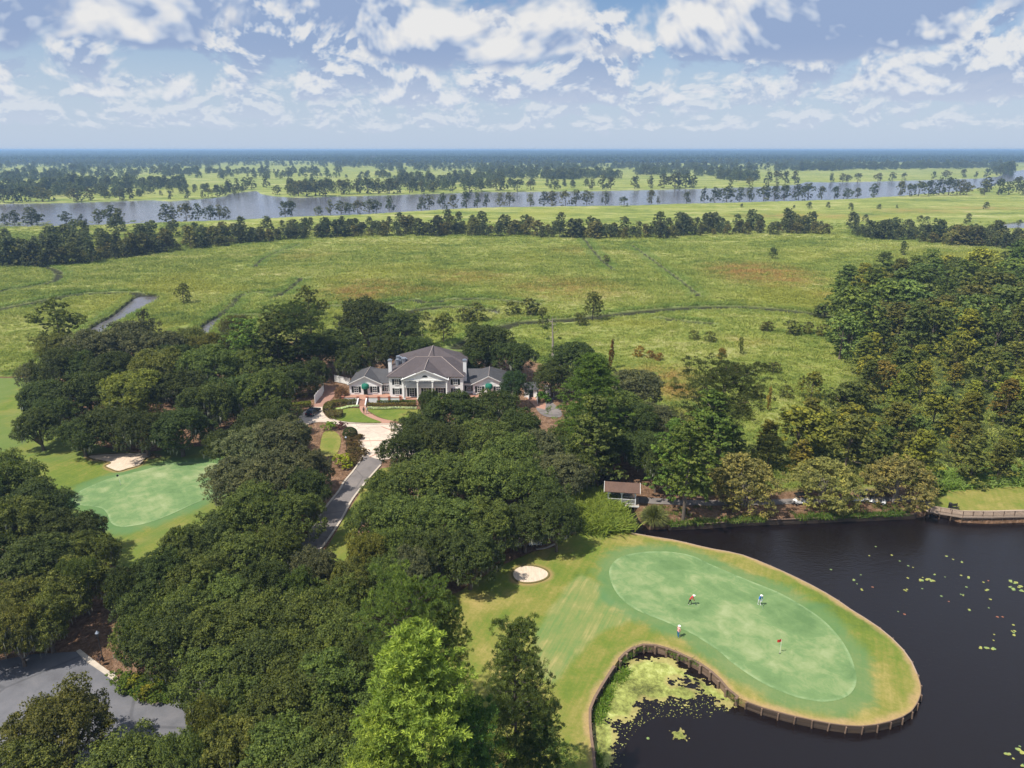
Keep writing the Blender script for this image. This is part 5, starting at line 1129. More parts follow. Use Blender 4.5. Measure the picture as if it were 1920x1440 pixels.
for px, py, hp, w_, c, lb in [(345, 560, 32, .8, OLV, 'lone dark tree on the open marsh right of the left creek'), (832, 628, 52, .75, OLV, 'lone brownish round tree on the marsh behind the clubhouse'), (1111, 586, 50, .62, OLV, 'cone shaped cypress standing alone in the middle marsh'),
                              (1146, 676, 50, .3, ORG, 'slim orange tinged cypress right of the dead trunk'), (1087, 603, 22, 1.0, OLV, 'small brown bush beside the middle marsh cypress'), (1018, 605, 30, .6, OLV, 'small dark tree left of the middle marsh channel'), (1448, 480, 20, .7, DK, 'tiny lone tree on the marsh below the tree belt'), (1693, 472, 22, .6, DK, 'tiny lone tree on the right marsh below the belt'),
                              (1387, 655, 30, .5, OLV, 'small leaning dark sapling on the marsh'), (1352, 672, 26, .6, ORG, 'small reddish sapling on the marsh left of the leaning one'), (1440, 757, 42, .35, ORG, 'narrow rust coloured sapling in the tall marsh grass'), (1378, 700, 20, .8, ORG, 'orange topped sapling behind the tall dark pine'), (1265, 722, 18, .9, OLV, 'little dark pointed sapling near the brown marsh patch'),
                              (1545, 590, 22, 1.6, DK, 'low dark dome shaped bush at the left tip of the right forest'), (1520, 735, 50, .8, CYP, 'dark cypress in front of the right forest')]:
    x, y = G(px, py + hp * .3); H = hp * depth(x, y, 3) / FPX / .93
    put_tree('marsh_tree', ROUNDS[abs(hash(px)) % 4] if w_ > .5 else SPIRE[0], x, y, H / 10.5 * (w_ * 1.25), c, lb, 'tree', sz=H / (10.5 if w_ > .5 else 11))
for px, py, wpx in [(990, 592, 34), (960, 590, 26), (895, 600, 34), (870, 603, 26), (1480, 627, 28), (1438, 622, 20), (1516, 625, 22), (1545, 630, 22), (1200, 668, 20), (1218, 672, 16), (1237, 677, 16), (1330, 640, 20), (1300, 636, 18), (1135, 492, 14), (905, 655, 22), (1450, 700, 22), (1420, 745, 24), (1475, 745, 24), (1395, 770, 22), (800, 600, 16), (780, 596, 14), (735, 640, 18), (1660, 655, 26)]:
    x, y = G(px, py); s = wpx * depth(x, y, 1) / FPX / 4.2
    put_tree('marsh_shrub', SPIRE[1], x, y, s * .62, ORG if 1190 < px < 1240 else OLV, 'low spreading shrub growing in the open marsh grass', 'shrub', 'low shrubs scattered over the marsh', sz=s * .5)
# dead trunk
x, y = G(1036, 672); dt = empty('dead_tree', (x, y, 0)); tag(dt, 'bare dead trunk standing on the marsh right of the clubhouse', 'dead tree')
b = MB(); b.tube([(0, 0, -.5), (0, 0, 5), (-.2, 0, 10), (-.3, .1, 13)], [.38, .3, .18, .06], 7)
for z_, a_, l_ in ((12, .5, 1.4), (11.2, 2.6, 2.0), (9.6, 3.4, 2.4), (8, .2, 1.8), (10.4, 5.5, 1.5), (6.4, 3.0, 1.6)): b.tube([(-.2, 0, z_), (math.cos(a_) * l_ * .6, math.sin(a_) * l_ * .6, z_ + .2), (math.cos(a_) * l_, math.sin(a_) * l_, z_ + .9)], [.09, .06, .02], 5)
b.build('trunk', M_barkp, dt)
V, F, tt = leaves_at(np.array([(-2.4, 0, 9.4), (-2.0, .5, 9.0), (-1.5, .2, 6), (2.0, 0, 6.2), (-1.9, 0, 9.8)]), np.full(5, .7), 40, .45, .3, np.random.default_rng(5))
c_ = link('crown', mesh_np('crown', V, F, M_leaf, dict(tint=tt)), dt); c_.color = (*DK, 1)
# crape myrtles
for i, (px, py, rp, lb) in enumerate([(1397, 918, 56, 'brownish crape myrtle on the far shore, leftmost of the three and right of the bridge'), (1545, 916, 54, 'brownish crape myrtle on the far shore between the other two, hiding parked carts'), (1680, 912, 50, 'brownish crape myrtle on the far shore nearest the boardwalk')]):
    x, y = G(px, py, 3.2); s = rp * depth(x, y, 3.2) / FPX / 4.5; put_tree('crape_myrtle', MYRT[i % 2], x, y, s, MYR if i != 1 else (.20, .20, .06), lb, 'tree', None, sz=s * .98, z=GOLF_Z)
x, y = G(1738, 912, 1); put_tree('bush', SHRUB[0], x, y, 3.0, BRT, 'round green bush at the left end of the far lawn', 'bush')
for px, py, rp, c, lb in [(575, 722, 24, MYR, 'brownish crape myrtle left of the white panel wall'), (640, 728, 17, (.16, .09, .05), 'pinkish crape myrtle at the left corner of the clubhouse terrace')]:
    x, y = G(px, py, 2.6); s = rp * depth(x, y, 2.6) / FPX / 5.4; put_tree('crape_myrtle', MYRT[1], x, y, s, c, lb, 'tree', z=GOLF_Z, sz=s * .95)

# ------------------------------------------------------------------ the mixed forest on the right bank
fpoly = [(1560, 600), (1580, 540), (1650, 512), (1760, 512), (1870, 490), (2050, 480), (2100, 880), (1920, 868), (1780, 868), (1600, 850), (1450, 850), (1345, 845), (1390, 800), (1450, 790), (1500, 765), (1590, 735), (1620, 690), (1580, 650)]
fw = np.array(GP(fpoly, 5.0)); rr_ = np.random.default_rng(99); pts_f = []
x0, y0 = fw.min(0); x1, y1 = fw.max(0); tries = 0
while tries < 9000 and len(pts_f) < 270:
    tries += 1; x = rr_.uniform(x0, x1); y = rr_.uniform(y0, y1)
    if not inside(np.array([x]), np.array([y]), fw)[0]: continue
    dmn = 5.4 + (y - 120) * .024
    if all((x - a) ** 2 + (y - b_) ** 2 > dmn ** 2 for a, b_ in pts_f): pts_f.append((x, y))
FL = [('dark green broadleaf tree packed into the back of the right bank forest', 'dark broadleaf trees of the right forest'), ('yellow green cypress among the trees of the right bank forest', 'yellow green cypresses of the right forest'), ('olive green tree low in the front of the right bank forest', 'olive trees of the right forest')]
for x, y in pts_f:
    back = y > 205; u = rr_.random()
    if back:
        H = rr_.uniform(10, 17); pr = (ROUNDS + CONES[:2] + LOOSE[:1])[rr_.integers(0, 7)]; c = [(.075, .105, .026), (.10, .135, .03), CYG, OLV, (.10, .14, .03), (.11, .15, .04)][rr_.integers(0, 6)]; li = 0 if c in (DK, OAKG) else 1
    else:
        H = rr_.uniform(5.5, 11); pr = (CONES + ROUNDS[:2] + CONES[:2])[rr_.integers(0, 7)]; c = [CYP, CYG, OLV, CYG, (.13, .14, .03), CYP, (.10, .14, .03), CYP, CYG, (.12, .14, .03), (.13, .14, .03), (.15, .13, .025)][rr_.integers(0, 12)] if u > .25 else OAKG; li = 1 if c in (CYP, CYG) else 2
    base_h = {id(p): h for p, h in zip(ROUNDS + CONES + LOOSE, (10, 11, 12, 10, 14, 15, 13, 20, 18, 17))}[id(pr)]
    s = H / base_h; w = s * rr_.uniform(1.05, 1.35)
    put_tree('cypress_tree' if li == 1 else 'broadleaf_tree', pr, x, y, w, c, FL[li][0], 'tree', FL[li][1], sz=s)

# ------------------------------------------------------------------ tree belt across the marsh and the river trees
belt = [(-60, 500), (0, 498), (60, 499), (125, 495), (200, 488), (280, 475), (350, 467), (460, 456), (550, 447), (600, 445), (650, 442), (760, 441), (960, 442), (1110, 446), (1260, 446), (1275, 440), (1400, 439), (1560, 438)]
belt2 = [(1600, 440), (1645, 447), (1710, 451), (1780, 459), (1885, 464), (1925, 469), (2010, 474)]
def along(line, step):
    out = []; acc = 0
    for (a, b_), (c, d_) in zip(line, line[1:]):
        L = c - a; k = acc
        while k < L: out.append((a + k, b_ + (d_ - b_) * k / L)); k += step
        acc = k - L
    return out
BL = ('dark rounded tree in the long tree belt crossing the marsh', 'trees of the belt across the marsh')
belt_cols = [(.085, .094, .034), (.068, .084, .032), (.110, .112, .036), (.060, .074, .032), (.135, .125, .038)]
BT = []
for px, py in along(belt, 8.5) + along(belt2, 9.0):
    for row, (dy, pb) in enumerate(((0, .9), (6, .6), (13, .3 if px > 500 else .45), (24, .0 if px > 420 else .3))):
        if random.random() > pb: continue
        x, y = G(px + random.uniform(-6, 6), py - dy + random.uniform(-2, 2)); BT.append((row, x, y, random.choice((random.uniform(.3, .65), random.uniform(.55, 1.05))) * (1.0 if row < 2 else .9)))
BT.sort(key=lambda q: q[0]); BREST = BT[285:]
for row, x, y, s in BT[:285]:
    put_tree('belt_tree', BELTS[random.randrange(6)], x, y, s, random.choice(belt_cols), BL[0], 'tree', BL[1], sz=s * .92)
near_r = [(10, 423, 20), (28, 423, 26), (60, 422, 30), (70, 422, 24), (125, 421, 22), (155, 420, 16), (185, 420, 24), (210, 419, 30), (226, 419, 24), (312, 416, 30), (326, 416, 26), (350, 414, 28), (372, 413, 28), (395, 412, 24), (412, 411, 24), (424, 411, 20), (535, 406, 24), (548, 405, 24), (598, 404, 16), (620, 402, 24), (640, 401, 22), (655, 400, 18), (671, 399, 20), (693, 398, 22), (706, 397, 20), (730, 396, 24), (790, 394, 22), (805, 393, 24), (830, 392, 26), (850, 391, 22), (875, 390, 26), (895, 389, 24), (912, 388, 22), (937, 387, 22), (955, 386, 22), (995, 386, 20), (1020, 386, 24), (1035, 386, 24), (1060, 385, 24), (1080, 385, 26), (1100, 384, 24), (1135, 384, 22), (1170, 387, 16), (1221, 382, 22), (1233, 382, 12), (1287, 381, 18), (1320, 379, 24), (1340, 379, 24), (1362, 378, 26), (1387, 378, 24), (1405, 377, 24), (1432, 376, 26), (1452, 376, 24), (1470, 375, 24), (1497, 375, 26), (1515, 374, 26), (1540, 373, 20), (1565, 373, 20), (1588, 373, 18), (1607, 371, 16), (1638, 370, 22), (1687, 368, 24), (1705, 368, 20), (1722, 368, 24), (1740, 367, 24), (1760, 366, 28), (1778, 366, 28), (1800, 365, 24), (1812, 366, 22), (1845, 366, 24), (1850, 360, 24), (1872, 366, 26), (1890, 365, 22), (1905, 360, 24), (1918, 366, 22), (1940, 360, 28)]
far_r = [(8, 380, 24), (25, 380, 26), (42, 379, 26), (58, 378, 22), (80, 378, 24), (92, 377, 18), (139, 378, 22), (152, 377, 22), (170, 376, 22), (225, 375, 18), (245, 374, 18), (320, 374, 14), (353, 373, 14), (381, 371, 12), (391, 370, 14), (408, 369, 20), (418, 368, 18), (430, 360, 20), (445, 357, 20), (460, 356, 20), (472, 355, 20), (500, 352, 20), (520, 365, 16), (545, 367, 20), (560, 368, 24), (575, 368, 26), (592, 367, 26), (610, 367, 24), (640, 365, 24), (655, 364, 24), (670, 364, 24), (690, 364, 26), (710, 364, 26), (730, 363, 26), (745, 363, 22), (768, 362, 18), (790, 362, 18), (812, 361, 16), (849, 360, 16), (880, 360, 18), (902, 359, 18), (930, 358, 20), (945, 358, 22), (970, 358, 18), (995, 357, 16), (1045, 356, 16), (1110, 356, 18), (1130, 355, 22), (1145, 355, 20), (1190, 354, 20), (1220, 353, 20), (1245, 353, 24), (1265, 353, 26), (1285, 352, 24), (1300, 352, 20), (1370, 350, 12), (1405, 349, 16), (1440, 347, 22), (1455, 346, 22), (1472, 345, 20), (1490, 345, 22), (1558, 341, 14), (1580, 341, 14), (1590, 341, 12), (1608, 341, 14), (1646, 340, 14), (1673, 339, 14), (1695, 338, 12), (1750, 336, 12), (1773, 335, 14), (1805, 334, 14), (1830, 333, 10), (1850, 333, 14), (1875, 330, 18), (1890, 327, 22)]
for lst, lb, gp in ((near_r, 'dark cypress standing at the near edge of the wide river', 'trees along the near river bank'), (far_r, 'bluish dark cypress on the far edge of the wide river', 'trees along the far river bank')):
    for px, py, h in lst:
        x, y = G(px, py); H = h * depth(x, y, 5) / FPX; i = random.randrange(6); s = H / (12.5 + (i % 3) * 1.5)
        put_tree('river_tree', FARS[i], x, y, s * random.uniform(.85, 1.15), random.choice(belt_cols[:4]), lb, 'tree', gp, sz=s)

# ------------------------------------------------------------------ far woods: one mass, as instances
def scatter(name, pts, protos, scales, color, zs=0.0, mat=None, rot=True, zscale=None, kind='stuff'):
    """pts (n,2or3) -> points carrying scale and kind; geometry nodes place a shared tuft or tree on each"""
    P = np.asarray(pts, float)
    if P.shape[1] == 2: P = np.column_stack([P, np.full(len(P), zs)])
    me = bpy.data.meshes.new(name); me.vertices.add(len(P)); me.vertices.foreach_set('co', P.astype(np.float32).ravel())
    sc = me.attributes.new('sc', 'FLOAT', 'POINT'); sc.data.foreach_set('value', np.asarray(scales, np.float32))
    ty = me.attributes.new('ty', 'INT', 'POINT'); ty.data.foreach_set('value', np.random.default_rng(3).integers(0, len(protos), len(P)).astype(np.int32))
    ro = me.attributes.new('ro', 'FLOAT_VECTOR', 'POINT'); rv = np.zeros((len(P), 3), np.float32); rv[:, 2] = np.random.default_rng(4).random(len(P)) * 6.283; ro.data.foreach_set('vector', rv.ravel())
    ru = me.attributes.new('rust', 'FLOAT', 'POINT'); ru.data.foreach_set('value', (rust_at(P[:, 0], P[:, 1]) if name == 'marsh_grass' else np.zeros(len(P))).astype(np.float32))
    me.update(); o = link(name, me); o.color = (*color, 1); o['kind'] = kind
    g = bpy.data.node_groups.new(name + '_scatter', 'GeometryNodeTree'); g.interface.new_socket('Geometry', in_out='INPUT', socket_type='NodeSocketGeometry'); g.interface.new_socket('Geometry', in_out='OUTPUT', socket_type='NodeSocketGeometry')
    N = g.nodes; gi = N.new('NodeGroupInput'); go = N.new('NodeGroupOutput'); iop = N.new('GeometryNodeInstanceOnPoints'); m2p = N.new('GeometryNodeMeshToPoints')
    g.links.new(gi.outputs[0], m2p.inputs[0]); g.links.new(m2p.outputs[0], iop.inputs['Points'])
    gti = N.new('GeometryNodeGeometryToInstance')
    for me_ in reversed(protos):
        ob = bpy.data.objects.new(name + '_piece', me_); oi = N.new('GeometryNodeObjectInfo'); oi.inputs[0].default_value = ob; g.links.new(oi.outputs['Geometry'], gti.inputs[0])
    g.links.new(gti.outputs[0], iop.inputs['Instance']); iop.inputs['Pick Instance'].default_value = True
    def na(nm, typ):
        q = N.new('GeometryNodeInputNamedAttribute'); q.data_type = typ; q.inputs[0].default_value = nm; return [s_ for s_ in q.outputs if s_.enabled and s_.name == 'Attribute'][0]
    g.links.new(na('ty', 'INT'), iop.inputs['Instance Index']); g.links.new(na('sc', 'FLOAT'), iop.inputs['Scale'])
    rt = N.new('FunctionNodeEulerToRotation'); g.links.new(na('ro', 'FLOAT_VECTOR'), rt.inputs[0]); g.links.new(rt.outputs[0], iop.inputs['Rotation'])
    g.links.new(iop.outputs[0], go.inputs[0]); md = o.modifiers.new('scatter', 'NODES'); md.node_group = g
    return o
def grove(seed, n, Rg, H):
    r = np.random.default_rng(seed); c = np.column_stack([r.uniform(-Rg, Rg, n), r.uniform(-Rg, Rg, n), r.uniform(.35, .85, n) * H])
    return leaves_at(c, r.uniform(3.0, 6.0, n), 8, 6.0, 4.6, r, flat=.2)
GR = []
for i in range(4):
    V, F, tt = grove(200 + i, 150, 62, 15); GR.append(mesh_np('grove', V, F, M_leaf, dict(tint=tt)))
r = np.random.default_rng(17)
def field(x, y): return np.sin(x * .0021 + y * .0033 + 1) + .8 * np.sin(x * .0047 - y * .0029 + 2.2) + .6 * np.sin(y * .011 + x * .0013) + .5 * np.sin(x * .009 + .5) * np.sin(y * .006)
pxs = r.uniform(-250, 2170, 60000); pys = 281.5 + 24 * r.random(60000) ** 1.6
W = np.array([G(a, b_) for a, b_ in zip(pxs, pys)]); k = (W[:, 1] < 15500) & (W[:, 1] > 2900) & (np.abs(W[:, 0]) < 12500)
W = W[k]; dens = np.clip(.55 + field(W[:, 0], W[:, 1]) * .45 + (W[:, 1] - 3700) / 2200, .03, 1); k2 = r.random(len(W)) < dens
W1 = W[k2][:17000]
scatter('far_woods', W1, GR, r.uniform(1.0, 1.45, len(W1)) * np.clip(W1[:, 1] / 6000, 1, 1.9), (.040, .062, .026))
# middle distance: belts and scattered groves between the river and the far woods
TR = [p[1] for p in BELTS]
pts = []; sc = []
for (xa, ya, xb, yb, n, th, s0) in [(-80, 362, 160, 358, 50, 5, .9), (90, 352, 300, 350, 75, 5, .9), (280, 353, 350, 352, 26, 4, .9), (0, 340, 120, 338, 40, 2.5, .9), (-80, 322, 370, 326, 90, 2, .9), (100, 316, 400, 314, 80, 2.5, .9), (380, 325, 640, 324, 60, 1.2, .8), (0, 306, 420, 306, 220, 2.5, 1.0), (-80, 312, 700, 309, 220, 4, 1.0), (300, 330, 760, 334, 70, 4, .8), (-60, 332, 260, 332, 60, 4, .8), (700, 318, 1100, 318, 120, 4, .9), (540, 358, 900, 354, 60, 5, .8), (740, 346, 940, 340, 70, 4, .9), (860, 330, 1080, 336, 60, 3, .9), (900, 322, 1160, 334, 100, 3.5, 1.0), (1020, 335, 1160, 332, 50, 3, .9), (1340, 336, 1420, 338, 45, 3, .9), (1190, 326, 1420, 330, 80, 3.5, 1), (1300, 318, 1580, 320, 90, 2, 1), (1500, 318, 1900, 314, 230, 2.5, 1.1), (1860, 318, 1900, 326, 40, 6, 1), (620, 312, 960, 312, 150, 3, 1.), (960, 310, 1330, 318, 210, 4, 1.), (1330, 308, 1600, 312, 130, 2.5, 1.1), (0, 366, 200, 364, 40, 5, .7), (190, 368, 460, 358, 46, 5, .55), (880, 350, 1100, 348, 26, 4, .6), (0, 474, 300, 452, 12, 14, .6), (1600, 415, 1925, 420, 8, 4, .4), (1380, 390, 1900, 392, 10, 8, .35), (40, 470, 260, 430, 14, 8, .6)]:
    for _ in range(n):
        u = random.random(); pts.append(G(xa + (xb - xa) * u, ya + (yb - ya) * u + random.gauss(0, th * .5))); sc.append(s0 * random.uniform(.55, 1.35) * 1.15)
for row, x, y, s0 in BREST: pts.append((x, y)); sc.append(s0)
scatter('distant_trees', pts, TR, sc, (.095, .115, .045))
# tiny white buildings far away
for px, py, lb in [(697, 302.5, 'tiny white building in the far woods, left of the pair'), (702, 302, 'tiny white building in the far woods, right of the pair')]:
    x, y = G(px, py); h = empty('far_building', (x, y, 0)); tag(h, lb, 'building'); MB().box(-9, 9, -6, 6, 0, 20).build('wall', M_trim, h)
    MB().add([(-9.5, -6.5, 20), (9.5, -6.5, 20), (9.5, 6.5, 20), (-9.5, 6.5, 20), (-9.5, 0, 24), (9.5, 0, 24)], [(0, 1, 5, 4), (2, 3, 4, 5), (0, 4, 3), (1, 2, 5), (3, 2, 1, 0)]).build('roof', M_roofg, h)

# ------------------------------------------------------------------ marsh grass tufts (too many to count)
def tuft_fn(t):
    p = t.pos(); n1 = t.noise(t.mapping(p, (0.7, 1.5, 1)), 0.018, 3, 0.55, 0.6); n2 = t.noise(t.mapping(p, (1, 1.4, 1)), 0.085, 4, 0.6, 0.3); n3 = t.attr('tint'); oi = t.new('ShaderNodeObjectInfo')
    v = t.math('ADD', t.math('MULTIPLY', n1, 0.42), t.math('ADD', t.math('MULTIPLY', n2, 0.33), t.math('ADD', t.math('MULTIPLY', n3, .12), t.math('MULTIPLY', oi.outputs['Random'], 0.16))))
    c = t.ramp(v, [(0.36, (0.095, 0.150, 0.030)), (0.47, (0.180, 0.232, 0.048)), (0.56, (0.265, 0.305, 0.068)), (0.64, (0.335, 0.355, 0.13)), (0.76, (0.47, 0.46, 0.24))])
    yel = t.noise(p, 0.011, 2, 0.5, 0.5); c = t.mix(t.math('MULTIPLY', t.step(yel, 0.52, 0.68), 0.5), c, (0.30, 0.30, 0.055, 1))
    ru = t.math('MULTIPLY', t.attr('rust', 'INSTANCER'), t.step(t.math('ADD', n2, t.math('MULTIPLY', n3, .3)), .45, .8), clamp=True)
    c = t.mix(ru, c, t.mix(n3, (.22, .13, .04, 1), (.42, .27, .10, 1)))
    c = t.mix(1.0, c, oi.outputs['Color'], 'MULTIPLY')
    b = t.new('ShaderNodeBsdfPrincipled'); t.put(b.inputs['Base Color'], c); b.inputs['Roughness'].default_value = .7; b.inputs['Specular IOR Level'].default_value = .2
    tr = t.new('ShaderNodeBsdfTranslucent'); t.put(tr.inputs[0], c); m = t.new('ShaderNodeMixShader'); m.inputs[0].default_value = .3; t.l.new(b.outputs[0], m.inputs[1]); t.l.new(tr.outputs[0], m.inputs[2])
    return m.outputs[0]
M_tuft = material('marsh_tufts', tuft_fn)
def tuft(seed, n, Rg, h, w):
    r = np.random.default_rng(seed); a = r.random(n) * 6.283; q = np.sqrt(r.random(n)) * Rg; p = np.column_stack([np.cos(a) * q, np.sin(a) * q, np.full(n, -.05)])
    b = r.random(n) * 6.283; s = np.column_stack([np.cos(b), np.sin(b), np.zeros(n)]) * (w * (.6 + .8 * r.random(n)))[:, None] * .5; hh = h * (.55 + .75 * r.random(n))
    ln = np.column_stack([r.normal(size=n) * .55 + .1, r.normal(size=n) * .55 - .1, np.ones(n)]); mid = p + ln * hh[:, None] * .55; tip = p + ln * hh[:, None] * np.array([1.5, 1.5, 1]) ; 
    V = np.stack([p - s, p + s, mid + s * .9, mid - s * .9, tip], 1).reshape(-1, 3); i = np.arange(n) * 5
    F = np.vstack([np.column_stack([i, i + 1, i + 2]), np.column_stack([i, i + 2, i + 3]), np.column_stack([i + 3, i + 2, i + 4])])
    return mesh_np('tuft', V, F, M_tuft, dict(tint=np.repeat(r.random(n), 5)))
T1 = [tuft(301 + i, 22, 1.25, .75, .17) for i in range(4)]
r = np.random.default_rng(23)
def marsh_pts(n, ymin, ymax, pw=1.0):
    Y = ymin + (ymax - ymin) * r.random(n) ** pw; X = (r.random(n) * 2 - 1) * (Y * .76 + 10)
    k = sdf(X, Y, golf_poly) < -1.2
    for poly in (creek_a, creek_b, creek_c, creek_d): k &= sdf(X, Y, poly) < -1.3
    for line, w in ditches: k &= dist_line(X, Y, line) > w * .55 + 1.0
    k &= sdf(X, Y, lake_poly) < -1.2
    return X[k], Y[k]
X, Y = marsh_pts(120000, 118, 640, .9); kk = r.random(len(X)) < np.clip((640 - Y) / 260, 0, 1); X, Y = X[kk], Y[kk]
fo = sdf(X, Y, forest_poly) > 6; kk = ~fo | (r.random(len(X)) < .5); X, Y = X[kk], Y[kk]
patch = .5 + .5 * np.sin(X * .11 + np.sin(Y * .07) * 2) * np.sin(Y * .09 + np.sin(X * .05) * 2)
scatter('marsh_grass', np.column_stack([X, Y]), T1, (.50 + .70 * r.random(len(X))) * (.75 + .5 * patch) * np.clip(Y / 260, .8, 1.35), (1.3, 1.25, 1.15))
# taller reeds along the channels
rp = []
for line, w in ditches:
    P = resample(line, .75)
    for i, p in enumerate(P[:-1]):
        d = (P[i + 1] - p).normalized(); n_ = Vector((-d.y, d.x))
        for s in (-1, 1):
            for _ in range(2):
                q = p + n_ * s * (w * .62 + random.uniform(.2, 3.0))
                if (n_ * s).y > -.2 or random.random() < .06: rp.append((q.x, q.y))
for poly in (creek_a, creek_b):
    P = resample(list(poly) + [poly[0]], .7); c0 = sum(P, Vector((0, 0))) / len(P)
    for i, p in enumerate(P[:-1]):
        d = (P[i + 1] - p).normalized(); n_ = Vector((-d.y, d.x))
        for _ in range(2):
            for s in (-1, 1):
                q = p + n_ * s * random.uniform(1.2, 3.5)
                rp.append((q.x, q.y))
rp = np.array(rp); k = sdf(rp[:, 0], rp[:, 1], golf_poly) < -1
for poly in (creek_a, creek_b, creek_d): k &= sdf(rp[:, 0], rp[:, 1], poly) < -1.0
for line, w in ditches: k &= dist_line(rp[:, 0], rp[:, 1], line) > w * .58
rp = rp[k]; scatter('channel_reeds', rp, T1, .8 + .6 * r.random(len(rp)), (1.1, 1.22, 1.15))
# reeds behind the far lawn and at the creek mouth
def fill(poly_px, n, z=0.0):
    P = np.array(GP(poly_px)); a, b_ = P.min(0), P.max(0); X = r.uniform(a[0], b_[0], n); Y = r.uniform(a[1], b_[1], n); k = inside(X, Y, P); return np.column_stack([X[k], Y[k], np.full(k.sum(), z)])
q = fill([(1745, 922), (1752, 900), (1830, 888), (1925, 882), (2100, 876), (2100, 896), (1925, 905), (1830, 910), (1765, 918)], 2600)
scatter('shore_reeds', q, T1, 1.0 + .8 * r.random(len(q)), (.75, .95, .7))
q = fill([(1090, 935), (1120, 925), (1145, 950), (1158, 972), (1172, 992), (1130, 995), (1095, 990), (1080, 965)], 1500, GOLF_Z)
scatter('creek_reeds', q, T1, 1.0 + 1.0 * r.random(len(q)), (.85, .92, .55))
rp = []
for p in resample(north_line[:7], .4):
    if math.sin(p.x * .5) + math.sin(p.x * .23 + 1) > -.6:
        for _ in range(2): rp.append((p.x + random.uniform(-.2, .2), p.y + random.uniform(-.1, .9), GOLF_Z))
scatter('bank_weeds', rp, T1, .35 + .5 * r.random(len(rp)), (.45, .58, .35))
q = fill([(1200, 950), (1740, 944), (1735, 960), (1250, 980)], 500, GOLF_Z); q = q[np.sin(q[:, 0] * .4) * np.sin(q[:, 1] * .9 + q[:, 0] * .2) > .2]
scatter('bank_weeds', q, T1, .25 + .3 * r.random(len(q)), (.5, .6, .35))
gt = empty('ornamental_grass', (*G(1226, 975), 0)); tag(gt, 'large rounded grey green clump of pampas grass at the water right of the bridge', 'pampas grass')
rr = np.random.default_rng(8); n = 2600; a = rr.random(n) * 6.283; el = rr.random(n) ** .7 * 1.35; R0 = 2.9
d = np.column_stack([np.cos(a) * np.sin(el), np.sin(a) * np.sin(el), np.cos(el)]); p0 = d * .25; p1 = d * R0 * (.55 + .1 * rr.random((n, 1))); p2 = d * R0 * (.85 + .25 * rr.random((n, 1))) + np.array([0, 0, -.4]) * np.sin(el)[:, None] * (1 + rr.random((n, 1)))
p2[:, 2] = np.maximum(p2[:, 2], -.5); s = unit(np.cross(d, rr.normal(size=d.shape))) * .05
V = np.stack([p0 - s, p0 + s, p1 + s, p1 - s, p2], 1).reshape(-1, 3); i = np.arange(n) * 5
c_ = link('foliage', mesh_np('foliage', V, np.vstack([np.column_stack([i, i + 1, i + 2]), np.column_stack([i, i + 2, i + 3]), np.column_stack([i + 3, i + 2, i + 4])]), M_leaf, dict(tint=np.repeat(rr.random(n), 5))), gt); c_.color = (.17, .20, .075, 1)

# ------------------------------------------------------------------ garden shrubs and hedges
for i, (px, py) in enumerate([(653, 822), (666, 822), (677, 824), (655, 830), (667, 832), (656, 839), (669, 840), (660, 846), (673, 847), (658, 853), (671, 855), (682, 852), (660, 861), (673, 863), (664, 870), (655, 866)]):
    x, y = G(px, py); put_tree('azalea', SHRUB[i % 3], x, y, random.uniform(1.0, 1.35), (.125, .095, .030), 'clipped brownish azalea in the mulched rows beside the drive', 'shrub', 'azaleas in rows beside the drive', sz=random.uniform(.7, .95))
def topiary(x, y, Rr, Hh, col, label):
    rr = np.random.default_rng(4); n = 900; d = unit(rr.normal(size=(n, 3))); d[:, 2] = np.abs(d[:, 2]) - .25; c = d * np.array([Rr, Rr, Hh * .55]) + np.array([0, 0, Hh * .42])
    V, F, tt = leaves_at(c[c[:, 2] > 0], np.full((c[:, 2] > 0).sum(), .14), 8, .14, .09, rr, d[c[:, 2] > 0]); o = empty('shrub', (x, y, 0)); tag(o, label, 'shrub'); q = link('crown', mesh_np('crown', V, F, M_leaf, dict(tint=tt)), o); q.color = (*col, 1)
    MB().tube([(0, 0, -.1), (0, 0, Hh * .6)], .12, 6).build('stem', M_bark, o)
topiary(*G(657, 820), 1.55, 2.7, (.045, .07, .018), 'large dark round clipped shrub at the corner of the drive circle')
for px, py, s, c, lb, zsx in [(643, 876, 2.0, (.24, .27, .02), 'bright yellow green shrub at the foot of the garden lamp post', 1.8), (620, 804, 1.7, (.12, .2, .02), 'light green shrub on the upper edge of the round lawn', 1.2), (640, 803, 1.2, (.09, .03, .035), 'purple leaved shrub beside the dark round shrub', 1.0), (1020, 754, 1.9, (.09, .21, .02), 'round bright green shrub beside the brick ramp', 1.9), (664, 757, .9, OLV, 'small green shrub left of the brick steps', 1.0)]:
    x, y = G(px, py); put_tree('shrub', SHRUB[0], x, y, s, c, lb, 'shrub', sz=zsx)
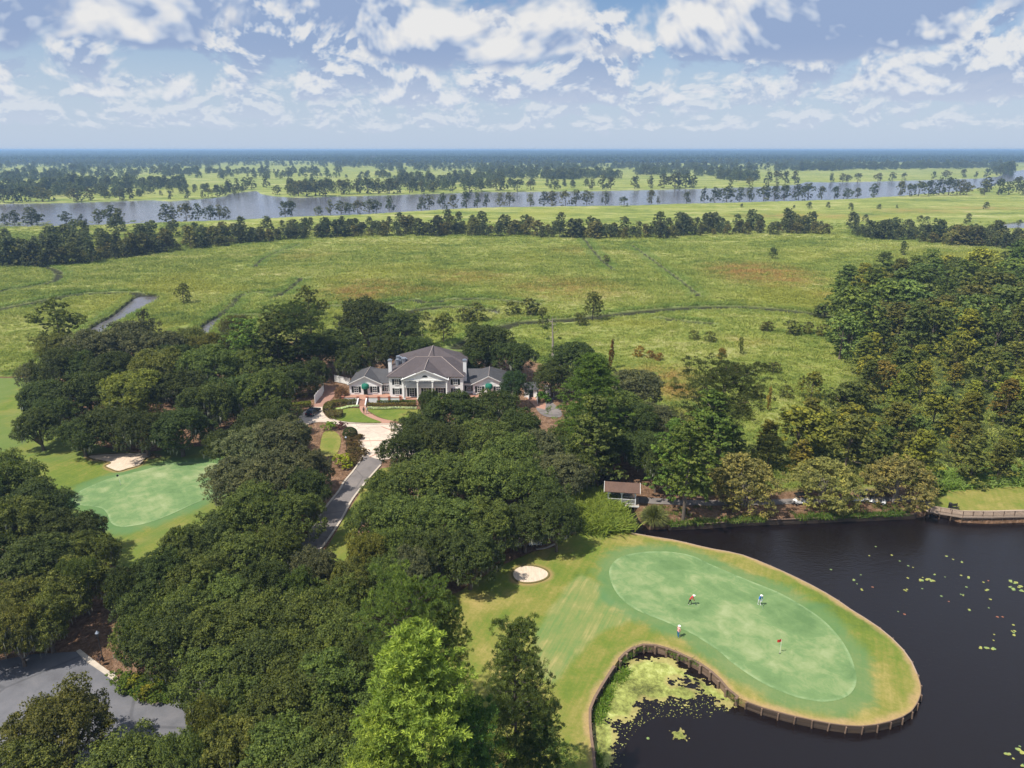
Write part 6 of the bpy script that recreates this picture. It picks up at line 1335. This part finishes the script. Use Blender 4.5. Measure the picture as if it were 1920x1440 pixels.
def hedge(pts, w, h, col, label, L=.2):
    P = resample(smooth_poly(GP(pts), 4, False), .22); o0 = P[0]; rr = np.random.default_rng(len(P)); r_ = empty('hedge', (o0.x, o0.y, 0)); tag(r_, label, 'hedge')
    c = []; b = MB()
    for i, p in enumerate(P):
        d = (P[min(i + 1, len(P) - 1)] - P[max(i - 1, 0)]).normalized(); n_ = Vector((-d.y, d.x))
        for u in np.linspace(-1, 1, max(3, int(w / .3))):
            q = p - o0 + n_ * u * w / 2; c.append((q.x, q.y, h * (.93 + .1 * rr.random()))); 
            if abs(u) == 1:
                for zz in np.arange(.2, h, .3): c.append((q.x, q.y, zz))
    V, F, tt = leaves_at(np.array(c), np.full(len(c), .2), 12, L, L * .7, rr); o = link('foliage', mesh_np('foliage', V, F, M_leaf, dict(tint=tt)), r_); o.color = (*col, 1)
    for i in range(0, len(P) - 1, 4): q = P[i] - o0; b.tube([(q.x, q.y, 0), (q.x, q.y, h * .8)], .06, 5)
    b.build('stem', M_bark, r_)['kind'] = 'stuff'
hedge([(613, 774), (618, 764), (632, 760), (648, 759), (661, 758)], 1.7, 1.2, (.12, .115, .03), 'curved olive brown hedge in front of the left terrace')
hedge([(617, 777), (624, 784), (634, 783), (636, 776)], 1.6, 1.1, (.11, .095, .035), 'brown rounded hedge at the left tip of the front lawn')
hedge([(690, 761), (715, 762), (745, 761), (780, 762)], 0.9, .65, (.13, .115, .028), 'long olive brown hedge right of the brick steps')
hedge([(708, 757), (745, 756), (780, 757)], 0.9, .8, (.075, .13, .02), 'bright green hedge against the terrace right of the steps')
hedge([(548, 766), (562, 764), (583, 762)], 1.2, 1.2, (.13, .14, .02), 'yellow green hedge behind the parked car')
def flowers(pts, w, label):
    P = resample(smooth_poly(GP(pts), 4, False), .2); o0 = P[0]; c = []; rr = np.random.default_rng(2)
    for i, p in enumerate(P):
        d = (P[min(i + 1, len(P) - 1)] - P[max(i - 1, 0)]).normalized(); n_ = Vector((-d.y, d.x))
        for u in np.linspace(-.5, .5, 6): q = p - o0 + n_ * u * w; c.append((q.x, q.y, .28))
    V, F, tt = leaves_at(np.array(c), np.full(len(c), .16), 6, .2, .15, rr); o = link('flower_bed', mesh_np('flower_bed', V, F, M_leaf, dict(tint=tt)), None, (o0.x, o0.y, 0)); o.color = (.42, .50, .32, 1); o['kind'] = 'stuff'
flowers([(634, 769), (645, 766), (660, 763), (673, 763)], .9, ''); flowers([(690, 766), (715, 767), (745, 766), (780, 767)], 1.0, '')
q = fill([(217, 1276), (240, 1285), (280, 1290), (345, 1280), (330, 1296), (312, 1308), (290, 1314), (270, 1311), (245, 1294)], 420)
for i, (x, y, z) in enumerate(q[:60]):
    put_tree('roadside_shrub', SHRUB[i % 3], x, y, random.uniform(.8, 1.5), (.085, .13, .018) if i % 4 else (.20, .20, .02), 'yellow flowering shrub in the bed at the lower left road corner', 'shrub', 'shrubs in the bed at the road corner', sz=random.uniform(.8, 1.3))

# ------------------------------------------------------------------ duckweed and lily pads
def blob_mesh(name, polys, cell, seed, mat, z, thr=.0, amp=.9, holes=()):
    rr = np.random.default_rng(seed); allp = np.vstack([np.array(p) for p in polys]); a = allp.min(0) - 1; b_ = allp.max(0) + 1
    nx, ny = ((b_ - a) / cell).astype(int) + 1; X, Y = np.meshgrid(a[0] + np.arange(nx) * cell, a[1] + np.arange(ny) * cell)
    s = np.maximum.reduce([sdf(X.ravel(), Y.ravel(), p) for p in polys]).reshape(X.shape)
    for h in holes: s = np.minimum(s, -sdf(X.ravel(), Y.ravel(), h).reshape(X.shape))
    nz = np.zeros(X.shape)
    for f, am in ((.5, .36), (1.1, .32), (2.3, .34), (4.7, .40), (9.1, .42)):
        for _ in range(3): th = rr.random() * 6.28; ph = rr.random() * 6.28; nz += am / 1.7 * np.sin((X * math.cos(th) + Y * math.sin(th)) * f * (1 + .3 * rr.random()) + ph + 1.3 * np.sin((Y * math.cos(th) - X * math.sin(th)) * f * .7 + ph * 2))
    on = (s + nz * amp) > thr
    cellon = on[:-1, :-1] & on[1:, :-1] & on[:-1, 1:] & on[1:, 1:]
    jx = X + rr.uniform(-.35, .35, X.shape) * cell; jy = Y + rr.uniform(-.35, .35, X.shape) * cell; Z = z + .03 + .035 * rr.random(X.shape) + .02 * nz
    ii = np.arange(X.size).reshape(X.shape); F = np.column_stack([ii[:-1, :-1][cellon], ii[:-1, 1:][cellon], ii[1:, 1:][cellon], ii[1:, :-1][cellon]])
    u, inv = np.unique(F, return_inverse=True); V = np.column_stack([jx.ravel(), jy.ravel(), Z.ravel()])[u]
    o = link(name, mesh_np(name, V, inv.reshape(-1, 4), mat, dict(d=s.ravel()[u]))); o['kind'] = 'stuff'; return o
def weed_fn(t):
    p = t.pos(); n = t.noise(p, 1.6, 7, .75, .5); n2 = t.noise(p, .28, 3, .6)
    v = t.math('ADD', t.math('MULTIPLY', n, .6), t.math('MULTIPLY', n2, .5))
    c = t.ramp(v, [(.38, (.050, .055, .016)), (.47, (.14, .155, .040)), (.58, (.29, .32, .085)), (.72, (.48, .50, .20))])
    e = t.math('SUBTRACT', 1.0, t.step(t.attr('d'), -.2, .5)); c = t.mix(t.math('MULTIPLY', e, .6), c, (.33, .26, .11, 1))
    return bsdf(t, c, .9, .2, t.bump(n, .6, .06))
M_weed = material('duckweed_mat', weed_fn)
WZ = LAKE_Z
w1 = GP([(1165, 1262), (1185, 1245), (1215, 1238), (1250, 1243), (1290, 1262), (1330, 1285), (1358, 1303), (1372, 1312), (1366, 1318), (1345, 1312), (1325, 1304), (1306, 1300), (1304, 1316), (1285, 1318), (1262, 1306), (1240, 1312), (1222, 1312), (1205, 1306), (1190, 1322), (1180, 1345), (1158, 1345), (1146, 1352), (1150, 1400), (1145, 1440), (1150, 1500), (1120, 1500), (1116, 1420), (1112, 1360), (1112, 1330), (1130, 1295)], WZ)
hole = GP([(1250, 1270), (1270, 1266), (1295, 1275), (1315, 1290), (1300, 1296), (1280, 1284), (1258, 1290), (1248, 1280)], WZ)
blob_mesh('duckweed', [w1], .11, 5, M_weed, WZ, -.60, .85, [hole])
blob_mesh('duckweed', [GP([(1255, 1370), (1275, 1368), (1290, 1378), (1288, 1390), (1270, 1392), (1258, 1382)], WZ)], .12, 6, M_weed, WZ, .1, .45)
blob_mesh('duckweed', [GP([(1158, 968), (1180, 972), (1200, 985), (1180, 990), (1165, 984)], WZ)], .2, 7, M_weed, WZ, .0, .4)
q = fill([(1150, 1300), (1230, 1250), (1340, 1290), (1375, 1315), (1320, 1335), (1230, 1330), (1180, 1370), (1160, 1440), (1120, 1440), (1125, 1340)], 1500, WZ + .015)
V = []; F = []
for i, (x, y, z) in enumerate(q):
    s_ = random.uniform(.03, .10); a = random.random() * 6.28
    for k in range(5): V.append((x + s_ * math.cos(a + k * 1.257), y + s_ * math.sin(a + k * 1.257), z + .01 * (k % 2)))
    F += [(5 * i, 5 * i + 1, 5 * i + 2, 5 * i + 3), (5 * i, 5 * i + 3, 5 * i + 4, 5 * i + 4)]
F = [f for f in F if len(set(f)) == 4]
o = link('duckweed', mesh_np('duckweed', np.array(V), np.array(F), M_weed, dict(d=np.full(len(V), .3)))); o['kind'] = 'stuff'
q = fill([(1110, 1400), (1118, 1395), (1128, 1440), (1160, 1450), (1150, 1500), (1115, 1500)], 260, WZ + .05); scatter('bank_weeds', q, T1, .4 + .4 * r.random(len(q)), (.45, .62, .35))
q = fill([(1116, 1340), (1120, 1315), (1138, 1282), (1160, 1252), (1175, 1240), (1176, 1252), (1152, 1278), (1138, 1305), (1126, 1335)], 420, WZ + .05); scatter('bank_weeds', q, T1, .3 + .4 * r.random(len(q)), (.62, .85, .4))
P = resample(wall_line[i0:i1 + 1], .28); q = []
for i, p in enumerate(P[:-1]):
    d = (P[i + 1] - p).normalized(); n_ = Vector((-d.y, d.x)) * -1
    if math.sin(i * .21) + math.sin(i * .07 + 1) > -.25: q.append((*(p + n_ * random.uniform(.0, .35)), random.uniform(-.75, -.1)))
scatter('bank_weeds', q, T1, .22 + .25 * r.random(len(q)), (.40, .60, .30))
def pad_mesh(nm, mat):
    b = MB(); n = 12; vs = [(0, 0, .012)] + [(math.cos(a), math.sin(a), .012 + .01 * math.sin(a * 3)) for a in np.linspace(.25, 2 * math.pi - .25, n)]; vs += [(x, y, z - .012) for x, y, z in vs]
    m_ = n + 1; fs = [(0, i, i + 1) for i in range(1, n)] + [(m_, m_ + i + 1, m_ + i) for i in range(1, n)] + [(i, m_ + i, m_ + i + 1, i + 1) for i in range(1, n)] + [(0, m_, m_ + 1, 1), (n, m_ + n, m_, 0)]
    b.add(vs, fs); o = b.build(nm, mat); me = o.data; bpy.data.objects.remove(o); return me
pm = [pad_mesh('lily_pad', plain('lily_pad_yellow', (.30, .31, .08), .5, .25, 3)), pad_mesh('lily_pad', plain('lily_pad_green', (.18, .26, .09), .5, .25, 3)), pad_mesh('lily_pad', plain('lily_pad_red', (.28, .11, .06), .5, .25, 3))]
pads = [(1642, 1025, 1), (1630, 1042, 1), (1672, 1041, 1), (1687, 1052, 1), (1703, 1061, 1), (1712, 1064, 1), (1775, 1042, 2), (1787, 1049, 1), (1805, 1054, 2), (1558, 1068, 1), (1614, 1078, 1), (1600, 1087, 2), (1607, 1095, 1), (1614, 1106, 2), (1636, 1101, 0), (1752, 1078, 2), (1728, 1088, 3), (1740, 1086, 3), (1748, 1089, 3), (1730, 1083, 1), (1772, 1082, 1), (1702, 1084, 1), (1698, 1107, 2), (1729, 1104, 1), (1802, 1079, 1), (1817, 1083, 2), (1844, 1092, 1), (1853, 1089, 0), (1850, 1107, 2), (1812, 1101, 1), (1804, 1116, 2), (1765, 1118, 1), (1779, 1128, 0), (1818, 1144, 2), (1857, 1124, 1), (1854, 1140, 1), (1870, 1157, 0), (1880, 1157, 0), (1684, 1147, 1), (1696, 1152, 0), (1900, 1172, 1), (1900, 1185, 2), (1903, 1191, 2), (1864, 1190, 1), (1863, 1201, 1), (1840, 1215, 2), (1850, 1216, 3), (1862, 1216, 3), (1895, 1090, 4), (1905, 1093, 4), (1912, 1100, 4), (1900, 1105, 4), (1916, 1108, 3), (1893, 1100, 2), (1885, 1413, 2), (1891, 1415, 2), (1908, 1406, 4), (1916, 1411, 4), (1900, 1423, 1), (1918, 1436, 2), (1912, 1400, 1), (1215, 1385, 1)]
np_ = 0
for px, py, n in pads:
    for j in range(max(1, n * 2 - 1)):
        x, y = G(px + random.uniform(-1, 1) * (3 if n > 1 else 0), py + random.uniform(-1, 1) * (1.6 if n > 1 else 0), WZ); np_ += 1
        kx = 2 if n == 0 else (0 if random.random() < .6 else 1)
        o = link('lily_pad', pm[kx], None, (x, y, WZ + .012 + np_ * .0002)); o.rotation_euler = (0, 0, random.random() * 6.28); s = random.uniform(.11, .19) * (1.2 if n > 2 else 1); o.scale = (s, s, 1)
        tag(o, ['yellow green lily pad floating on the dark lake', 'green lily pad floating on the dark lake', 'reddish lily pad floating on the dark lake'][kx], 'lily pad', ['yellow green lily pads on the lake', 'green lily pads on the lake', 'reddish lily pads on the lake'][kx])

# ------------------------------------------------------------------ summer haze
hz = MB().box(-13500, 13500, -30, 17000, -5.2, 63).build('haze', [], None); hz['kind'] = 'stuff'
mh = bpy.data.materials.new('haze_air'); mh.use_nodes = True; mh.node_tree.nodes.clear(); t = NT(mh.node_tree)
pv = t.new('ShaderNodeVolumePrincipled'); pv.inputs['Color'].default_value = (.42, .66, 1.0, 1); pv.inputs['Density'].default_value = HAZE; pv.inputs['Anisotropy'].default_value = 0.1
ou = t.new('ShaderNodeOutputMaterial'); t.l.new(pv.outputs[0], ou.inputs['Volume']); hz.data.materials.append(mh)

# ------------------------------------------------------------------ say which oak is which: by row and place in its wood
WOODS = {'live oaks in the wood behind the left green': 'the wood behind left green', 'live oaks left of the lower putting green': 'the clump at left edge',
         'live oaks between the left green and the drive': 'the canopy west of drive', 'live oaks in the foreground canopy': 'the foreground canopy',
         'live oaks in the central wood': 'the central wood', 'live oaks behind the clubhouse': 'the oaks behind the clubhouse', 'oaks on the bank behind the covered bridge': 'the oaks above the bridge'}
ORD = ['leftmost', 'second from left', 'third from left', 'fourth from left', 'fifth from left', 'sixth from left', 'seventh from left', 'eighth from left', 'ninth from left', 'tenth from left', 'eleventh from left', 'twelfth from left']
for gname, wood in WOODS.items():
    L = sorted([o for o in COL.objects if o.get('group') == gname], key=lambda o: -o.location.y); n = len(L)
    nr = 1 if n < 8 else (2 if n < 13 else (3 if n < 22 else 4)); names = {1: ['row'], 2: ['back row', 'front row'], 3: ['back row', 'middle row', 'front row'], 4: ['rear row', 'second row', 'third row', 'front row']}[nr]
    for k in range(nr):
        row = sorted(L[n * k // nr:n * (k + 1) // nr], key=lambda o: o.location.x / o.location.y)
        for i, o in enumerate(row):
            adj = ' '.join(o['label'].split()[:2]); o['label'] = f'{adj} oak, {ORD[min(i, 11)]} in the {names[k]} of {wood}'
